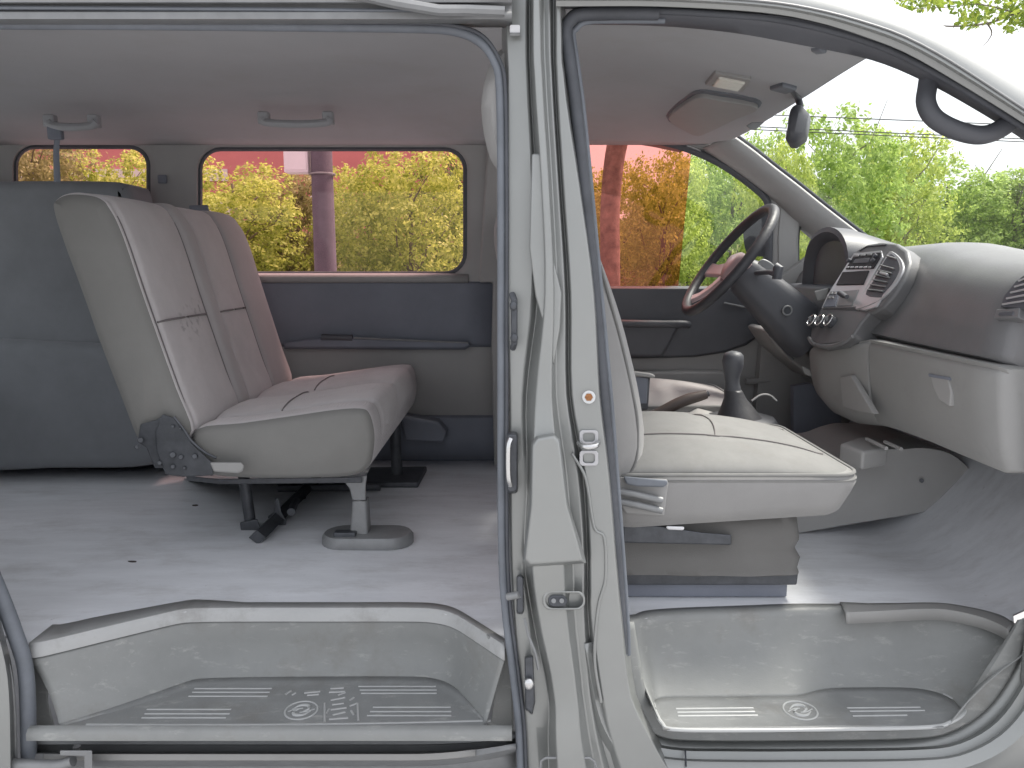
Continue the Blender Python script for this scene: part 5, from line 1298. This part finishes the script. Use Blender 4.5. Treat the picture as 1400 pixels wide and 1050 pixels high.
# leaning street tree in the filmed window
dst = 6.6; s = (dst + D) / F
ST_ = thing('street_tree', 'leaning rough-barked tree trunk close behind the orange-filmed window', 'tree', ((833 - 700) * s, dst, 0))
tp = [Vector(((u - 833) * s, 0, HC + (363 - v) * s)) for u, v in ((836, 545), (834, 470), (833, 400), (832, 340), (831, 290), (835, 230), (842, 190), (852, 140), (858, 60))]
MB().tube(cr(tp, 4), [(30 - 5 * math.sin(math.pi * k / 32)) * s / 2 * 1.05 for k in range(33)], 14).build('trunk', M['bark'], ST_)
c = bpy.data.objects.new('crown', crown_mesh('street_crown', 77, 3.6, 2.6, 300, 14, .09, M['leaf_green'])); COL.objects.link(c); c.parent = ST_; c.location = (.2, 1.2, 5.6)
brm = MB()
for a in (0, 1.3, 2.6, 3.9, 5.1): brm.tube([tp[-1], tp[-1] + Vector((math.cos(a) * .6, .5 + math.sin(a) * .4, .7)), tp[-1] + Vector((math.cos(a) * 1.3, 1.1 + math.sin(a), 1.6))], [.08, .05, .02], 8)
brm.build('branch', M['bark'], ST_)

# tree with overhanging branch at the upper right
dov = 8.5; s = (dov + D) / F
OT = thing('overhanging_tree', 'tree whose leafy branch hangs over the roof at the upper right', 'tree', ((1700 - 700) * s, dov, 0))
def op(u, v, dy=0): q = P(u, v, dov + dy); return q - Vector(OT.location)
MB().tube(cr([Vector((0, 0, 0)), Vector((.05, 0, 1.5)), Vector((-.05, .05, 3)), op(1640, -60), op(1600, -220)], 5), [.17 - .004 * k for k in range(21)], 10).build('trunk', M['bark'], OT)
bm_ = MB()
for pts in ([(1640, -60), (1540, -30), (1460, 0), (1390, 18), (1350, 32), (1300, 36), (1270, 32)], [(1350, 32), (1356, 45), (1349, 58), (1342, 64)], [(1460, 0), (1400, -10), (1320, -20), (1250, -10), (1215, -4)], [(1390, 18), (1340, 6), (1290, 10), (1245, 12)], [(1420, 8), (1400, 22), (1385, 34)], [(1270, -10), (1262, 10), (1256, 22)]):
    bm_.tube(cr([op(*p) for p in pts], 4), [(.026 if len(pts) > 6 else .010) * (1 - .75 * k / (4 * (len(pts) - 1))) for k in range(4 * (len(pts) - 1) + 1)], 6)
bm_.build('branch', M['bark'], OT)
rng = random.Random(4); lv_ = MB()
def leaf_at(c, sz):
    a = Vector((rng.gauss(0, 1), rng.gauss(0, 1), rng.gauss(-.4, .7))).normalized(); b = a.cross(Vector((rng.gauss(0, 1), rng.gauss(0, 1), rng.gauss(0, 1)))).normalized(); nrm = a.cross(b)
    lv_.add([c, c + a * sz * .45 + b * sz * .28 + nrm * sz * .06, c + a * sz, c + a * sz * .45 - b * sz * .28 + nrm * sz * .06], [(0, 1, 2, 3)])
for (cu, cv, ru, rv, nn) in ((1355, 4, 58, 22, 300), (1330, 26, 22, 12, 90), (1388, 24, 20, 18, 110), (1262, 2, 40, 10, 120), (1300, -20, 110, 26, 350), (1440, -5, 50, 50, 300), (1500, -60, 90, 80, 350), (1245, 14, 12, 6, 16), (1420, 20, 25, 20, 90)):
    for _ in range(nn):
        a = rng.uniform(0, 6.28); r = math.sqrt(rng.random()); leaf_at(op(cu + ru * r * math.cos(a), cv + rv * r * math.sin(a), rng.gauss(0, .35)), rng.uniform(.06, .11))
lv_.build('foliage', M['leaf_branch'], OT, smooth=False, fix=False)

# power lines
for lab, v0, v1, yy in (('topmost thin black power line crossing the sky above the trees', 157, 171, 15), ('middle thin black power line crossing the sky above the trees', 174, 190, 15.4), ('lowest thin black power line crossing the sky above the trees', 178, 194, 16)):
    pts = []
    for i in range(41):
        u = 300 + (2400 - 300) * i / 40; t = (u - 1050) / (1400 - 1050); p = P(u, v0 + (v1 - v0) * min(1.6, max(-1.5, t)), yy); p.z -= 0; pts.append(p)
    o = MB().tube(pts, .011, 6).build('power_line', M['wire']); o['label'] = lab; o['category'] = 'power line'; o['group'] = 'power lines over the road'

# ================================================================== light
SUN_EL, SUN_AZ = R(60), R(70)             # veiled sun ahead of the van
sdir = Vector((math.cos(SUN_EL) * math.sin(SUN_AZ), math.cos(SUN_EL) * math.cos(SUN_AZ), math.sin(SUN_EL)))
sun = bpy.data.lights.new('sun', 'SUN'); sun.energy = 1.7; sun.angle = R(18); sun.color = (1, .95, .87)
so = bpy.data.objects.new('sun', sun); COL.objects.link(so); so.rotation_euler = sdir.to_track_quat('Z', 'Y').to_euler(); so.location = sdir * 40
w = bpy.data.worlds.new('World'); SC.world = w; w.use_nodes = True
N = w.node_tree.nodes; L = w.node_tree.links
sky = N.new('ShaderNodeTexSky'); sky.sky_type = 'NISHITA'; sky.sun_disc = False; sky.sun_elevation = SUN_EL; sky.sun_rotation = SUN_AZ
sky.air_density = 1.0; sky.dust_density = 5.0; sky.ozone_density = 1.0
hs = N.new('ShaderNodeHueSaturation'); hs.inputs['Saturation'].default_value = .42
L.new(sky.outputs[0], hs.inputs['Color']); veil = N.new('ShaderNodeMixRGB'); veil.inputs['Fac'].default_value = .82; veil.inputs['Color2'].default_value = (1.92, 1.95, 2.03, 1)   # thin even cloud over the clear sky
L.new(hs.outputs[0], veil.inputs['Color1']); L.new(veil.outputs[0], N['Background'].inputs['Color']); N['Background'].inputs['Strength'].default_value = .15

# ================================================================== camera
cd = bpy.data.cameras.new('camera'); cd.sensor_width = 36; cd.lens = 36 * F / 1400; cd.clip_start = .02; cd.clip_end = 1000
co = bpy.data.objects.new('camera', cd); COL.objects.link(co); co.location = CAM; co.rotation_euler = (math.pi / 2 - PITCH, 0, 0)
SC.camera = co
SC.view_settings.view_transform = 'Standard'; SC.view_settings.look = 'None'; SC.view_settings.gamma = 1; SC.view_settings.use_curve_mapping = False
SC.view_settings.exposure = 2.05
SC.cycles.use_denoising = True
try: SC.cycles.denoiser = 'OPENIMAGEDENOISE'
except Exception: pass
SC.cycles.max_bounces = 12; SC.cycles.diffuse_bounces = 6; SC.cycles.transparent_max_bounces = 24; SC.cycles.caustics_reflective = False; SC.cycles.sample_clamp_indirect = 6
